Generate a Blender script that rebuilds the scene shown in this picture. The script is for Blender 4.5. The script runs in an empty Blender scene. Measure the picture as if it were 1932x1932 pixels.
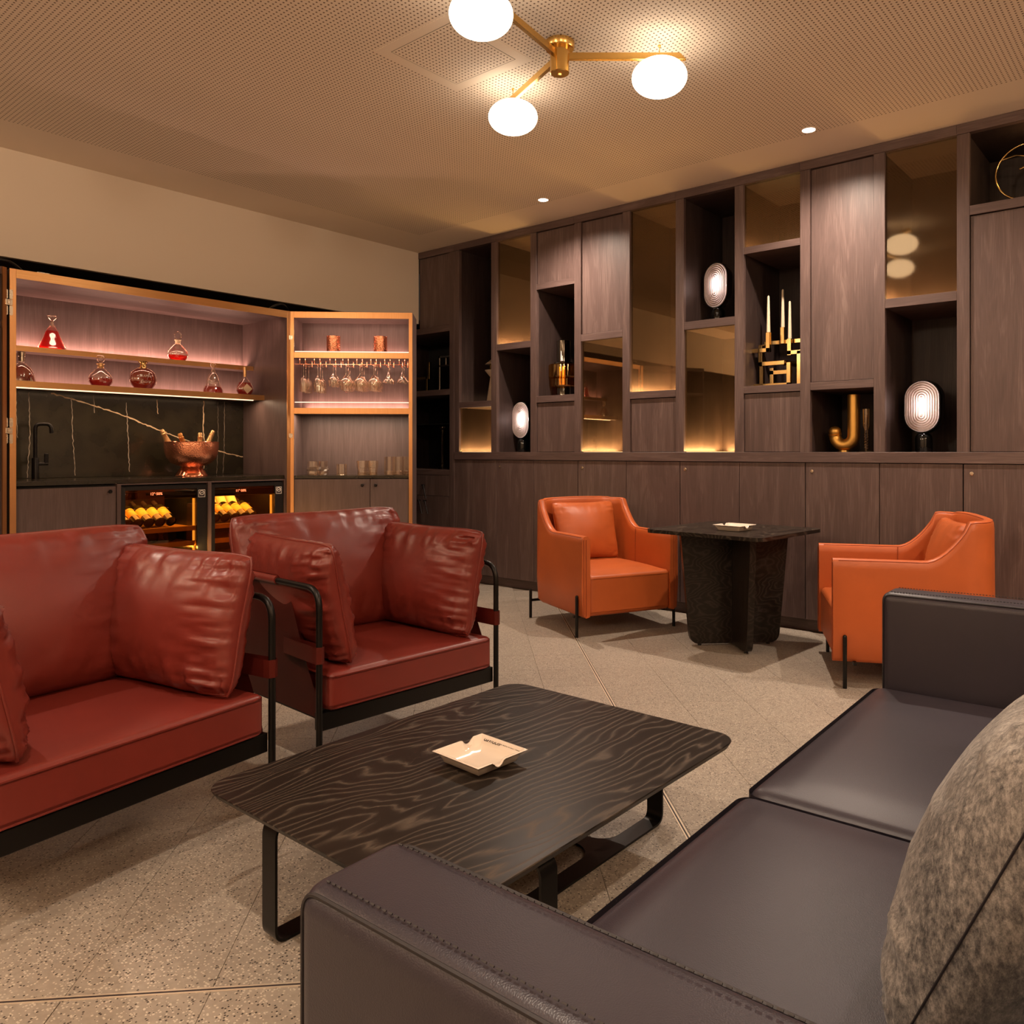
import bpy, bmesh, math, random
from mathutils import Vector, Matrix, noise
random.seed(7)
C = bpy.context.scene.collection
S = bpy.context.scene
PI = math.pi
def R(d): return math.radians(d)

# ---------------------------------------------------------------- camera, world, exposure
cam_d = bpy.data.cameras.new('camera'); cam = bpy.data.objects.new('camera', cam_d); C.objects.link(cam)
cam.location = (0, 0, 1.2); cam.rotation_euler = (R(90), 0, R(39.55))
cam_d.sensor_width = 36; cam_d.lens = 1499/1932*36
cam_d.shift_x = -64/1932; cam_d.shift_y = -113/1932
cam_d.clip_start = .02
S.camera = cam
w = bpy.data.worlds.new('world'); S.world = w; w.use_nodes = True
w.node_tree.nodes['Background'].inputs[0].default_value = (1, .8, .62, 1)
w.node_tree.nodes['Background'].inputs[1].default_value = .02
S.view_settings.view_transform = 'Standard'; S.view_settings.look = 'None'
S.view_settings.exposure = 0.18; S.view_settings.gamma = 1
S.view_settings.use_curve_mapping = False
S.cycles.max_bounces = 8; S.cycles.diffuse_bounces = 4; S.cycles.glossy_bounces = 4; S.cycles.transmission_bounces = 4; S.cycles.transparent_max_bounces = 14
S.cycles.use_adaptive_sampling = True; S.cycles.adaptive_threshold = .035; S.cycles.use_denoising = True
S.cycles.caustics_reflective = False; S.cycles.caustics_refractive = False; S.cycles.sample_clamp_indirect = 6

# ---------------------------------------------------------------- lights
def link_light(name, d, loc, rot=(0, 0, 0)):
    o = bpy.data.objects.new(name, d); C.objects.link(o); o.location = loc; o.rotation_euler = rot; return o
def spot(loc, power, size=75, blend=.6, color=(1, .80, .62), r=.03, rot=(0, 0, 0)):
    d = bpy.data.lights.new('spot_beam', 'SPOT'); d.energy = power; d.spot_size = R(size); d.spot_blend = blend
    d.color = color; d.shadow_soft_size = r
    return link_light('spot_beam', d, loc, rot)
def area(loc, sx, sy, power, color, rot=(0, 0, 0), name='led_light', spread=180):
    d = bpy.data.lights.new(name, 'AREA'); d.shape = 'RECTANGLE'; d.size = sx; d.size_y = sy; d.energy = power; d.color = color
    d.spread = R(spread)
    return link_light(name, d, loc, rot)
def point(loc, power, color, r=.03):
    d = bpy.data.lights.new('bulb', 'POINT'); d.energy = power; d.color = color; d.shadow_soft_size = r
    return link_light('bulb', d, loc)
WARM = (1, .72, .48)
CEIL = 3.146
DOWN = [(-3.918, 4.712), (-1.831, 4.71), (.26, 4.71)]
for x, y in DOWN: spot((x, y, CEIL-.012), 205, 150, 1.0, (1, .80, .64))
for x, y in [(-3.9, .45), (-1.35, .35), (.35, 2.6), (-1.83, -1.6)]: spot((x, y, CEIL-.012), 120, 100, .6, (1, .80, .62), .03)  # fill spots added out of view, without fittings
for x, y in ((-1.6, -1.9), (-4.6, -1.6), (1.4, -.4), (1.6, 2.2)):   # unseen fill lights added to lift the ceiling and walls
    d = bpy.data.lights.new('fill_light', 'POINT'); d.energy = 76; d.color = (1, .74, .52); d.shadow_soft_size = .13; link_light('fill_light', d, (x, y, CEIL-.30))

# ---------------------------------------------------------------- material helpers
MATS = {}
class NT:
    def __init__(s, name):
        s.m = bpy.data.materials.new(name); s.m.use_nodes = True; s.t = s.m.node_tree; s.n = s.t.nodes; s.l = s.t.links
        s.b = s.n['Principled BSDF']; s.out = s.n['Material Output']
    def node(s, typ, **kw):
        n = s.n.new(typ)
        for k, v in kw.items():
            if k.startswith('i_'):
                key = k[2:]; key = int(key) if key.isdigit() else key.replace('_', ' ')
                n.inputs[key].default_value = v
            else: setattr(n, k, v)
        return n
    def lk(s, a, b): s.l.new(a, b)
    def base(s, col, rough=.5, metal=0, **kw):
        s.b.inputs['Base Color'].default_value = (*col, 1); s.b.inputs['Roughness'].default_value = rough
        s.b.inputs['Metallic'].default_value = metal
        for k, v in kw.items(): s.b.inputs[k.replace('_', ' ')].default_value = v
        return s
    def coords(s, scale=(1, 1, 1), rot=(0, 0, 0), kind='Object'):
        tc = s.node('ShaderNodeTexCoord'); mp = s.node('ShaderNodeMapping')
        mp.inputs['Scale'].default_value = scale; mp.inputs['Rotation'].default_value = rot
        s.lk(tc.outputs[kind], mp.inputs['Vector']); return mp.outputs[0]
    def noise(s, vec, scale, detail=3, rough=.5, dist=0):
        n = s.node('ShaderNodeTexNoise'); n.inputs['Scale'].default_value = scale; n.inputs['Detail'].default_value = detail
        n.inputs['Roughness'].default_value = rough; n.inputs['Distortion'].default_value = dist
        if vec is not None: s.lk(vec, n.inputs['Vector'])
        return n.outputs['Fac']
    def ramp(s, fac, stops):
        r = s.node('ShaderNodeValToRGB'); e = r.color_ramp.elements
        while len(e) < len(stops): e.new(.5)
        for i, (p, c) in enumerate(stops): e[i].position = p; e[i].color = (*c, 1) if len(c) == 3 else c
        s.lk(fac, r.inputs[0]); return r.outputs[0]
    def bump(s, h, strength=.2, dist=.01):
        b = s.node('ShaderNodeBump'); b.inputs['Strength'].default_value = strength; b.inputs['Distance'].default_value = dist
        s.lk(h, b.inputs['Height']); s.lk(b.outputs[0], s.b.inputs['Normal']); return b
    def math(s, op, a, b=None, c=None):
        n = s.node('ShaderNodeMath', operation=op)
        for i, v in enumerate((a, b, c)):
            if v is None: continue
            if isinstance(v, (int, float)): n.inputs[i].default_value = v
            else: s.lk(v, n.inputs[i])
        return n.outputs[0]
def plain(name, col, rough=.5, metal=0, **kw):
    t = NT(name).base(col, rough, metal, **kw)
    f = t.noise(t.coords(), 40, 2)
    r = t.node('ShaderNodeMapRange'); r.inputs['To Min'].default_value = max(0, rough-.04); r.inputs['To Max'].default_value = min(1, rough+.04)
    t.lk(f, r.inputs['Value']); t.lk(r.outputs[0], t.b.inputs['Roughness'])
    MATS[name] = t.m; return t.m
def emit(name, col, strength):
    t = NT(name).base((0, 0, 0), .5); t.b.inputs['Emission Color'].default_value = (*col, 1); t.b.inputs['Emission Strength'].default_value = strength
    MATS[name] = t.m; return t.m
def wood(name, c0, c1, rough=.45, axis='z', bumpk=.12, spec=.4):
    t = NT(name).base(c0, rough); t.b.inputs['Specular IOR Level'].default_value = spec
    sc = {'z': (95, 95, 1.6), 'y': (95, 1.6, 95), 'x': (1.6, 95, 95)}[axis]
    big = {'z': (5, 5, .55), 'y': (5, .55, 5), 'x': (.55, 5, 5)}[axis]
    oi = t.node('ShaderNodeObjectInfo'); tc = t.node('ShaderNodeTexCoord')
    ad = t.node('ShaderNodeVectorMath', operation='ADD'); sc_ = t.node('ShaderNodeVectorMath', operation='SCALE'); sc_.inputs[0].default_value = (13, 7, 5)
    t.lk(oi.outputs['Random'], sc_.inputs['Scale']); t.lk(tc.outputs['Object'], ad.inputs[0]); t.lk(sc_.outputs[0], ad.inputs[1])
    m1 = t.node('ShaderNodeMapping'); m1.inputs['Scale'].default_value = sc; t.lk(ad.outputs[0], m1.inputs[0])
    m2 = t.node('ShaderNodeMapping'); m2.inputs['Scale'].default_value = big; t.lk(ad.outputs[0], m2.inputs[0])
    f1 = t.noise(m1.outputs[0], 3.0, 4, .6, .3); f2 = t.noise(m2.outputs[0], 2.2, 3, .55, 1.2)
    # cathedral rings from the big noise
    ring = t.math('FRACT', t.math('MULTIPLY', f2, 7.0)); ring = t.math('ABSOLUTE', t.math('SUBTRACT', ring, .5))
    f = t.math('ADD', t.math('MULTIPLY', f1, .50), t.math('ADD', t.math('MULTIPLY', f2, .42), t.math('MULTIPLY', ring, .10)))
    t.lk(t.ramp(f, [(.34, tuple(c*.75 for c in c0)), (.50, c0), (.70, c1)]), t.b.inputs['Base Color'])
    t.bump(f1, bumpk, .002)
    MATS[name] = t.m; return t.m
def leather(name, col, rough=.38, grain=.25, scale=420, spec=.5):
    t = NT(name).base(col, rough); t.b.inputs['Specular IOR Level'].default_value = spec
    v = t.node('ShaderNodeTexVoronoi'); v.inputs['Scale'].default_value = scale; co = t.coords(); t.lk(co, v.inputs['Vector'])
    n = t.noise(co, 3.2, 4, .55)
    t.lk(t.ramp(n, [(.3, tuple(c*.88 for c in col)), (.7, tuple(min(1, c*1.08) for c in col))]), t.b.inputs['Base Color'])
    h = t.math('ADD', v.outputs['Distance'], t.math('MULTIPLY', t.noise(co, 90, 2), .6))
    t.bump(h, grain, .0006)
    MATS[name] = t.m; return t.m
def clearglass(name, tint=(1, 1, 1), gl=(1, 1, 1), fmin=.04, fmax=.9, rough=.02, gain=1.0):
    t = NT(name); t.n.remove(t.b)
    tr = t.node('ShaderNodeBsdfTransparent'); tr.inputs[0].default_value = (*tint, 1)
    g = t.node('ShaderNodeBsdfGlossy'); g.inputs[0].default_value = (*gl, 1); g.inputs['Roughness'].default_value = rough
    lw = t.node('ShaderNodeLayerWeight'); lw.inputs[0].default_value = .28
    mr = t.node('ShaderNodeMapRange'); mr.inputs['To Min'].default_value = fmin; mr.inputs['To Max'].default_value = fmax
    mx = t.node('ShaderNodeMixShader'); t.lk(lw.outputs['Facing'], mr.inputs[0]); t.lk(mr.outputs[0], mx.inputs[0])
    t.lk(tr.outputs[0], mx.inputs[1]); t.lk(g.outputs[0], mx.inputs[2]); t.lk(mx.outputs[0], t.out.inputs[0])
    MATS[name] = t.m; return t.m
M = MATS
wood('oak', (.098, .062, .055), (.185, .128, .112), .42)
wood('oak_h', (.098, .062, .055), (.185, .128, .112), .42, 'x')
wood('oak_y', (.098, .062, .055), (.185, .128, .112), .42, 'y')
wood('oak_shaded', (.046, .029, .026), (.085, .058, .050), .42)  # same oak, with the niches' shade put into a darker colour
wood('barwood', (.115, .076, .070), (.165, .112, .104), .42)
wood('barwood_h', (.105, .068, .062), (.21, .145, .135), .42, 'y')
leather('red_leather', (.165, .021, .014), .36, .12, 500, .5)
leather('red_leather_dark', (.13, .022, .016), .42, .12, 500, .4)
leather('orange_leather', (.45, .098, .022), .40, .10, 600, .45)
leather('orange_seam', (.30, .055, .012), .5, .1)
leather('navy_leather', (.029, .024, .034), .38, .30, 520, .5)
leather('navy_seam', (.014, .011, .014), .55, .1)
plain('black_metal', (.012, .010, .009), .35, .6)
plain('black_plastic', (.008, .008, .008), .3)
plain('dark_void', (.012, .010, .009), .8)
plain('dark_hole', (.05, .04, .03), .9)
plain('brass', (.78, .50, .16), .22, 1)
plain('gold', (.72, .49, .20), .14, 1)
plain('chrome', (.75, .72, .68), .08, 1)
plain('steel', (.62, .52, .40), .28, 1)
plain('porcelain', (.68, .58, .48), .14)
plain('ink', (.03, .02, .02), .6)
plain('wax', (.78, .66, .46), .45)
plain('cream_metal', (.75, .62, .48), .4)
plain('black_glass', (.004, .004, .004), .04)
plain('dark_stone', (.03, .026, .022), .18)
plain('label_yellow', (.85, .48, .10), .55)
plain('label_cream', (.80, .62, .40), .5)
plain('foil_gold', (.72, .42, .18), .3, .7)
plain('foil_orange', (.70, .30, .08), .35, .6)
plain('bottle_green', (.012, .014, .006), .08)
plain('rib_shade', (.55, .42, .38), .7)
plain('brass_brushed', (.80, .46, .12), .42, 1)
plain('trim_metal', (.85, .72, .56), .40, .6)
plain('light_wood', (.75, .42, .12), .4)
plain('white_print', (.8, .72, .62), .5)
plain('grout', (.19, .15, .115), .8)
emit('globe', (1.0, .83, .64), 6.0)
emit('downlight_lens', (1.0, .86, .80), 14)
emit('led_warm', (1.0, .62, .34), 2.2)
emit('led_pink', (1.0, .60, .44), 1.6)
emit('amber_led', (1.0, .45, .08), 2.2)
emit('display', (1.0, .22, .08), 2.5)
clearglass('clear_glass', (.97, .93, .88), (1, .93, .85), .05, .75, .02)
clearglass('crystal', (.96, .92, .87), (1, .94, .86), .15, 1.0, .04)
clearglass('smoky_glass', (.22, .18, .13), (.9, .85, .75), .16, .7, .02)
clearglass('amber_glass', (.92, .58, .14), (1, .75, .35), .12, .7, .03)
clearglass('fridge_glass', (.72, .55, .34), (.9, .75, .55), .03, .5, .01)
clearglass('bronze_pane', (.74, .62, .44), (.62, .50, .34), .11, .75, .015)
clearglass('bronze_pane_satin', (.70, .58, .42), (.42, .34, .24), .14, .80, .045)
def liquid(name, col, tc, k=.38):
    t = NT(name); t.n.remove(t.b)
    tr = t.node('ShaderNodeBsdfTransparent'); tr.inputs[0].default_value = (*tc, 1)
    a_ = t.node('ShaderNodeBsdfTranslucent'); a_.inputs[0].default_value = (*col, 1); b_ = t.node('ShaderNodeBsdfDiffuse'); b_.inputs[0].default_value = (*col, 1)
    m0 = t.node('ShaderNodeMixShader'); m0.inputs[0].default_value = .5; t.lk(a_.outputs[0], m0.inputs[1]); t.lk(b_.outputs[0], m0.inputs[2])
    m1 = t.node('ShaderNodeMixShader'); m1.inputs[0].default_value = k; t.lk(tr.outputs[0], m1.inputs[1]); t.lk(m0.outputs[0], m1.inputs[2]); t.lk(m1.outputs[0], t.out.inputs[0]); M[name] = t.m
liquid('liquid_red', (.60, .02, .01), (.80, .07, .045)); liquid('liquid_amber', (.42, .05, .006), (.72, .12, .03))
# brushed bronze
t = NT('bronze').base((.74, .37, .15), .30, .95)
f = t.noise(t.coords((300, 300, 2)), 3, 3); t.lk(t.ramp(f, [(.3, (.66, .32, .12)), (.7, (.80, .43, .19))]), t.b.inputs['Base Color']); t.bump(f, .06, .001); M['bronze'] = t.m
t = NT('bronze_h').base((.74, .37, .15), .30, .95)
f = t.noise(t.coords((300, 2, 300)), 3, 3); t.lk(t.ramp(f, [(.3, (.66, .34, .12)), (.7, (.80, .44, .19))]), t.b.inputs['Base Color']); t.bump(f, .06, .001); M['bronze_h'] = t.m
# hammered copper
t = NT('copper').base((.95, .40, .23), .27, 1)
v = t.node('ShaderNodeTexVoronoi'); v.inputs['Scale'].default_value = 105; t.lk(t.coords(), v.inputs['Vector']); t.bump(v.outputs['Distance'], .5, .003); M['copper'] = t.m
plain('copper_smooth', (.93, .36, .20), .14, 1)
# walls
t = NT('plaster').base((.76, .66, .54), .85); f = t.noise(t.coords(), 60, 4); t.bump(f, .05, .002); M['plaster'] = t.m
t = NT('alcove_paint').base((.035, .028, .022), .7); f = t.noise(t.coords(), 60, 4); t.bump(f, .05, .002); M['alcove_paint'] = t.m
# ceiling: round perforations 22 mm apart inside the perforated field
def perforated(name, masked):
    t = NT(name).base((.80, .68, .555), .85)
    g = t.node('ShaderNodeNewGeometry'); sp = t.node('ShaderNodeSeparateXYZ'); t.lk(g.outputs['Position'], sp.inputs[0])
    px_, py_ = sp.outputs[0], sp.outputs[1]; P = .0225
    fx = t.math('SUBTRACT', t.math('FRACT', t.math('DIVIDE', t.math('ADD', px_, 40), P)), .5)
    fy = t.math('SUBTRACT', t.math('FRACT', t.math('DIVIDE', t.math('ADD', py_, 40), P)), .5)
    d = t.math('SQRT', t.math('ADD', t.math('MULTIPLY', fx, fx), t.math('MULTIPLY', fy, fy)))
    hole = t.math('LESS_THAN', d, .205)
    if masked:
        hole = t.math('MULTIPLY', hole, t.math('LESS_THAN', py_, 4.78)); hole = t.math('MULTIPLY', hole, t.math('GREATER_THAN', px_, -5.42))
    mx = t.node('ShaderNodeMixRGB'); mx.inputs[1].default_value = (.80, .68, .555, 1); mx.inputs[2].default_value = (.16, .10, .06, 1)
    t.lk(hole, mx.inputs[0]); t.lk(mx.outputs[0], t.b.inputs['Base Color'])
    t.bump(t.math('SUBTRACT', 1, hole), .5, .003); M[name] = t.m
perforated('ceiling_perf', True); perforated('hatch_perf', False)
plain('ceiling_plain', (.80, .68, .555), .85)
# terrazzo tile
t = NT('terrazzo').base((.36, .29, .225), .42); co = t.coords(kind='Object')
g = t.node('ShaderNodeNewGeometry'); pos = g.outputs['Position']
v1 = t.node('ShaderNodeTexVoronoi'); v1.inputs['Scale'].default_value = 165; t.lk(pos, v1.inputs['Vector'])
v2 = t.node('ShaderNodeTexVoronoi'); v2.inputs['Scale'].default_value = 160; t.lk(pos, v2.inputs['Vector'])
sx = t.node('ShaderNodeSeparateColor'); t.lk(v1.outputs['Color'], sx.inputs[0]); sx2 = t.node('ShaderNodeSeparateColor'); t.lk(v2.outputs['Color'], sx2.inputs[0])
dark = t.math('MULTIPLY', t.math('LESS_THAN', sx2.outputs[0], .16), t.math('LESS_THAN', v2.outputs['Distance'], .42))
lite = t.math('MULTIPLY', t.math('GREATER_THAN', sx.outputs[1], .68), t.math('LESS_THAN', v1.outputs['Distance'], .45))
oi = t.node('ShaderNodeObjectInfo')
bn = t.math('ADD', t.math('MULTIPLY', t.noise(pos, 45, 3), .85), t.math('MULTIPLY', oi.outputs['Random'], .15))
b0 = t.ramp(bn, [(.25, (.265, .225, .182)), (.75, (.355, .305, .25))])
m1 = t.node('ShaderNodeMixRGB'); t.lk(lite, m1.inputs[0]); t.lk(b0, m1.inputs[1]); m1.inputs[2].default_value = (.50, .44, .36, 1)
m2 = t.node('ShaderNodeMixRGB'); t.lk(dark, m2.inputs[0]); t.lk(m1.outputs[0], m2.inputs[1]); m2.inputs[2].default_value = (.055, .045, .038, 1)
t.lk(m2.outputs[0], t.b.inputs['Base Color']); t.bump(t.noise(pos, 160, 2), .08, .001); M['terrazzo'] = t.m
# black stained ash, with pale open grain
def ash(name, rotz, scale=1.0, axes=(1, 1, 1), lo=(.013, .0095, .0075), hi=(.066, .049, .036)):
    t = NT(name).base((.02, .015, .012), .34); t.b.inputs['Specular IOR Level'].default_value = .24
    co = t.coords(axes, (0, 0, rotz))
    sx_ = t.node('ShaderNodeSeparateXYZ'); t.lk(co, sx_.inputs[0])
    n = t.noise(t.coords(tuple(a*b for a, b in zip(axes, (3.0, .85, 3.0))), (0, 0, rotz)), 1.5*scale, 2.5, .5, .25)
    fine = t.noise(t.coords(tuple(a*b for a, b in zip(axes, (70, 5, 70))), (0, 0, rotz)), 3.0, 3, .6)
    hgt = t.math('ADD', t.math('MULTIPLY', sx_.outputs[0], 32*scale), t.math('ADD', t.math('MULTIPLY', n, 15.0), t.math('MULTIPLY', fine, .30)))
    fr = t.math('ABSOLUTE', t.math('SUBTRACT', t.math('MULTIPLY', t.math('FRACT', hgt), 2), 1))
    lines = t.math('MULTIPLY', t.math('POWER', fr, 4), t.math('MULTIPLY', 1.55, fine))
    t.lk(t.ramp(lines, [(.0, lo), (.12, tuple(a*1.5 for a in lo)), (.75, hi)]), t.b.inputs['Base Color'])
    rr = t.node('ShaderNodeMapRange'); rr.inputs['To Min'].default_value = .32; rr.inputs['To Max'].default_value = .5; t.lk(lines, rr.inputs[0]); t.lk(rr.outputs[0], t.b.inputs['Roughness'])
    t.bump(lines, .12, .001); M[name] = t.m
ash('black_ash', R(8), 1.0, (1, 1, 1))
ash('black_ash_side', R(0), 1.0, (1, 1, 1.6), hi=(.035, .026, .020))
# black marble with gold veins; olive base colour includes the room's reflection
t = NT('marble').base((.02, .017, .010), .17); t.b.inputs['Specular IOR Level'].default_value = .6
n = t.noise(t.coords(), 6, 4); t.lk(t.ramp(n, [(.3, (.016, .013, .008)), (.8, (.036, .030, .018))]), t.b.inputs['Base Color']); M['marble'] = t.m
plain('vein', (.75, .55, .34), .3); plain('vein_fine', (.42, .35, .27), .35)
# grey felt cushion
t = NT('grey_felt').base((.17, .155, .14), .95); co = t.coords()
n1 = t.noise(t.coords((1, 1, .5), (0, R(35), R(20))), 120, 5, .8); n2 = t.noise(co, 8, 3)
f = t.math('ADD', t.math('MULTIPLY', n1, .8), t.math('MULTIPLY', n2, .25))
t.lk(t.ramp(f, [(.40, (.040, .037, .038)), (.52, (.16, .147, .138)), (.66, (.36, .33, .30))]), t.b.inputs['Base Color'])
t.b.inputs['Sheen Weight'].default_value = .25
t.bump(t.noise(co, 500, 2), .4, .001); M['grey_felt'] = t.m
# opal glass of the shelf lamps: lets the bulb behind it shine through
t = NT('opal').base((.9, .8, .75), .35); t.n.remove(t.b)
a_ = t.node('ShaderNodeBsdfTranslucent'); a_.inputs[0].default_value = (.95, .82, .78, 1); b_ = t.node('ShaderNodeBsdfDiffuse'); b_.inputs[0].default_value = (.8, .68, .64, 1)
mx = t.node('ShaderNodeMixShader'); mx.inputs[0].default_value = .35; t.lk(a_.outputs[0], mx.inputs[1]); t.lk(b_.outputs[0], mx.inputs[2]); t.lk(mx.outputs[0], t.out.inputs[0]); M['opal'] = t.m

# ---------------------------------------------------------------- object helpers
def tag(o, label=None, cat=None, group=None, kind=None):
    if label: o['label'] = label
    if cat: o['category'] = cat
    if group: o['group'] = group
    if kind: o['kind'] = kind
    return o
def thing(name, label, cat, loc=(0, 0, 0), rz=0, group=None):
    o = bpy.data.objects.new(name, None); C.objects.link(o); o.location = loc; o.rotation_euler = (0, 0, rz); o.empty_display_size = .1
    return tag(o, label, cat, group)
def obj(name, bm, mat, parent=None, smooth=False, angle=None):
    me = bpy.data.meshes.new(name); bm.normal_update(); bm.to_mesh(me); bm.free()
    for m_ in (mat if isinstance(mat, (list, tuple)) else [mat]): me.materials.append(M[m_])
    if smooth:
        me.polygons.foreach_set('use_smooth', [True]*len(me.polygons))
        me.set_sharp_from_angle(angle=R(angle or 40))
    o = bpy.data.objects.new(name, me); C.objects.link(o); o.parent = parent
    return o
def BM(): return bmesh.new()
def box(bm, x0, x1, y0, y1, z0, z1, bev=0, seg=1, mat=None):
    r = bmesh.ops.create_cube(bm, size=1, matrix=Matrix.Translation(((x0+x1)/2, (y0+y1)/2, (z0+z1)/2)) @ Matrix.Diagonal((abs(x1-x0), abs(y1-y0), abs(z1-z0), 1)))
    vs = r['verts']
    if bev:
        es = list({e for v in vs for e in v.link_edges})
        bmesh.ops.bevel(bm, geom=es, offset=bev, segments=seg, profile=.5, affect='EDGES')
    return bm
def boxm(*a, **k): return box(BM(), *a, **k)
def tube(bm, pts, r, seg=10, closed=False, caps=True, flat=1.0):
    pts = [Vector(p) for p in pts]; n = len(pts); rings = []
    rr = r if isinstance(r, (list, tuple)) else [r]*n
    up = None
    for i in range(n):
        a = pts[i-1] if (i > 0 or closed) else pts[i]; b = pts[(i+1) % n] if (i < n-1 or closed) else pts[i]
        t_ = (b-a).normalized()
        if up is None:
            up = Vector((0, 0, 1)) if abs(t_.z) < .9 else Vector((1, 0, 0))
        up = (up - t_*up.dot(t_)).normalized(); s = t_.cross(up)
        rings.append([bm.verts.new(pts[i] + (up*math.cos(2*PI*k/seg) + s*math.sin(2*PI*k/seg)*flat)*rr[i]) for k in range(seg)])
    m = n if closed else n-1
    for i in range(m):
        A, B = rings[i], rings[(i+1) % n]
        for k in range(seg): bm.faces.new((A[k], A[(k+1) % seg], B[(k+1) % seg], B[k]))
    if caps and not closed:
        bm.faces.new(rings[0][::-1]); bm.faces.new(rings[-1])
    return bm
def round_path(pts, r, n=6):
    pts = [Vector(p) for p in pts]; out = [pts[0]]
    for i in range(1, len(pts)-1):
        p = pts[i]; a = (pts[i-1]-p); b = (pts[i+1]-p); q = min(r, a.length*.49, b.length*.49)
        s = p+a.normalized()*q; e = p+b.normalized()*q
        for k in range(n+1):
            t_ = k/n; out.append(s*(1-t_)**2+p*2*t_*(1-t_)+e*t_*t_)
    out.append(pts[-1]); return out
def lathe(bm, prof, seg=28, sx=1, sy=1, org=(0, 0, 0), mi=None, capb=True, capt=True):
    rings = []
    for r, z in prof:
        rings.append([bm.verts.new((org[0]+r*math.cos(2*PI*k/seg)*sx, org[1]+r*math.sin(2*PI*k/seg)*sy, org[2]+z)) for k in range(seg)])
    for A, B in zip(rings, rings[1:]):
        for k in range(seg): bm.faces.new((A[k], A[(k+1) % seg], B[(k+1) % seg], B[k]))
    if capb and prof[0][0] > 1e-4: bm.faces.new(rings[0][::-1])
    if capt and prof[-1][0] > 1e-4: bm.faces.new(rings[-1])
    bmesh.ops.remove_doubles(bm, verts=bm.verts, dist=1e-6)
    return bm
def prism(bm, pts, z0, z1, bev=0, seg=1):
    lo = [bm.verts.new((p[0], p[1], z0)) for p in pts]; hi = [bm.verts.new((p[0], p[1], z1)) for p in pts]; n = len(pts)
    bm.faces.new(lo[::-1]); bm.faces.new(hi)
    for i in range(n): bm.faces.new((lo[i], lo[(i+1) % n], hi[(i+1) % n], hi[i]))
    return bm
def rrect(x0, x1, y0, y1, r, n=8):
    out = []
    for cx, cy, a in ((x1-r, y1-r, 0), (x0+r, y1-r, 90), (x0+r, y0+r, 180), (x1-r, y0+r, 270)):
        for k in range(n+1): t_ = R(a+90*k/n); out.append((cx+r*math.cos(t_), cy+r*math.sin(t_)))
    return out
def copy_tree(o, parent=None):
    c = o.copy(); C.objects.link(c)
    if parent: c.parent = parent
    for ch in list(o.children): copy_tree(ch, c)
    return c
def text_mesh(name, s, size, mat, parent, loc, rot, shear=0, extrude=.0003, align='CENTER'):
    cu = bpy.data.curves.new(name, 'FONT'); cu.body = s; cu.size = size; cu.shear = shear; cu.extrude = extrude; cu.align_x = align; cu.align_y = 'CENTER'
    tmp = bpy.data.objects.new(name, cu); C.objects.link(tmp)
    bpy.context.view_layer.update()
    me = bpy.data.meshes.new_from_object(tmp.evaluated_get(bpy.context.evaluated_depsgraph_get()))
    bpy.data.objects.remove(tmp); me.materials.clear(); me.materials.append(M[mat])
    o = bpy.data.objects.new(name, me); C.objects.link(o); o.parent = parent; o.location = loc; o.rotation_euler = rot
    return o
def struct(name, bm, mat, **k):
    o = obj(name, bm, mat, **k); o['kind'] = 'structure'; return o

# ---------------------------------------------------------------- room shell
YW = 5.2; XL = -5.908
struct('wall_left', boxm(XL-.04, XL, -3.4, YW+.0, 2.452, CEIL), 'plaster')
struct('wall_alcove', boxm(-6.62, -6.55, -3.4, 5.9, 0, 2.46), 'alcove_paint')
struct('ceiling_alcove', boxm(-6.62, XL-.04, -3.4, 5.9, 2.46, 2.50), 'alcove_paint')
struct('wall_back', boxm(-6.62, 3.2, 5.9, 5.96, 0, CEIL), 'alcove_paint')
struct('wall_right', boxm(2.6, 2.66, -3.4, 5.9, 0, CEIL), 'plaster')
struct('wall_front', boxm(-6.62, 2.66, -3.46, -3.4, 0, CEIL), 'plaster')
ceil_o = struct('ceiling', boxm(-6.62, 2.66, -3.46, 5.96, CEIL, CEIL+.05), 'ceiling_perf')
floor_o = struct('floor', boxm(-6.62, 2.66, -3.46, 5.96, -.06, -.003), 'grout')
# access panel in the ceiling
bm = BM(); o0, o1, i0, i1, j0, j1 = -3.10, -2.563, -3.040, -2.620, 2.497, 2.938
box(bm, o0, o1, 2.443, j0, CEIL-.0015, CEIL+.01); box(bm, o0, o1, j1, 2.99, CEIL-.0015, CEIL+.01)
box(bm, o0, i0, j0, j1, CEIL-.0015, CEIL+.01); box(bm, i1, o1, j0, j1, CEIL-.0015, CEIL+.01)
obj('access_panel_frame', bm, 'ceiling_plain', ceil_o)
obj('access_panel', boxm(i0+.004, i1-.004, j0+.004, j1-.004, CEIL-.0022, CEIL+.01), 'hatch_perf', ceil_o)
obj('access_panel_gap', boxm(i0, i1, j0, j1, CEIL-.0006, CEIL+.01), 'dark_hole', ceil_o)
# terrazzo tiles laid diagonally
P0, Q0, PP, PQ = -.89, 2.155, .3157, .3145
tile_me = {}
s2 = math.sqrt(2)
def uv(x, y, z=0):
    a = R(39.55); dp = -x*math.sin(a)+y*math.cos(a)
    if dp < .35: return None
    return (1030+1499*(x*math.cos(a)+y*math.sin(a))/dp, 853-(z-1.2)/dp*1499, dp)
cells = []
for i in range(-26, 30):
    for j in range(-26, 30):
        p = P0+PP*(i+.5); q = Q0+PQ*(j+.5); x, y = (p-q)/s2, (p+q)/s2
        if -6.5 < x < 2.5 and -3.3 < y < 5.3: cells.append((x, y, i, j))
def vis(c):
    u = uv(c[0], c[1])
    return u is not None and -90 < u[0] < 2020 and u[1] < 2050
near = sorted([c for c in cells if vis(c)], key=lambda c: c[0]**2+c[1]**2)[:290]
ns = set((c[2], c[3]) for c in near)
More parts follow.
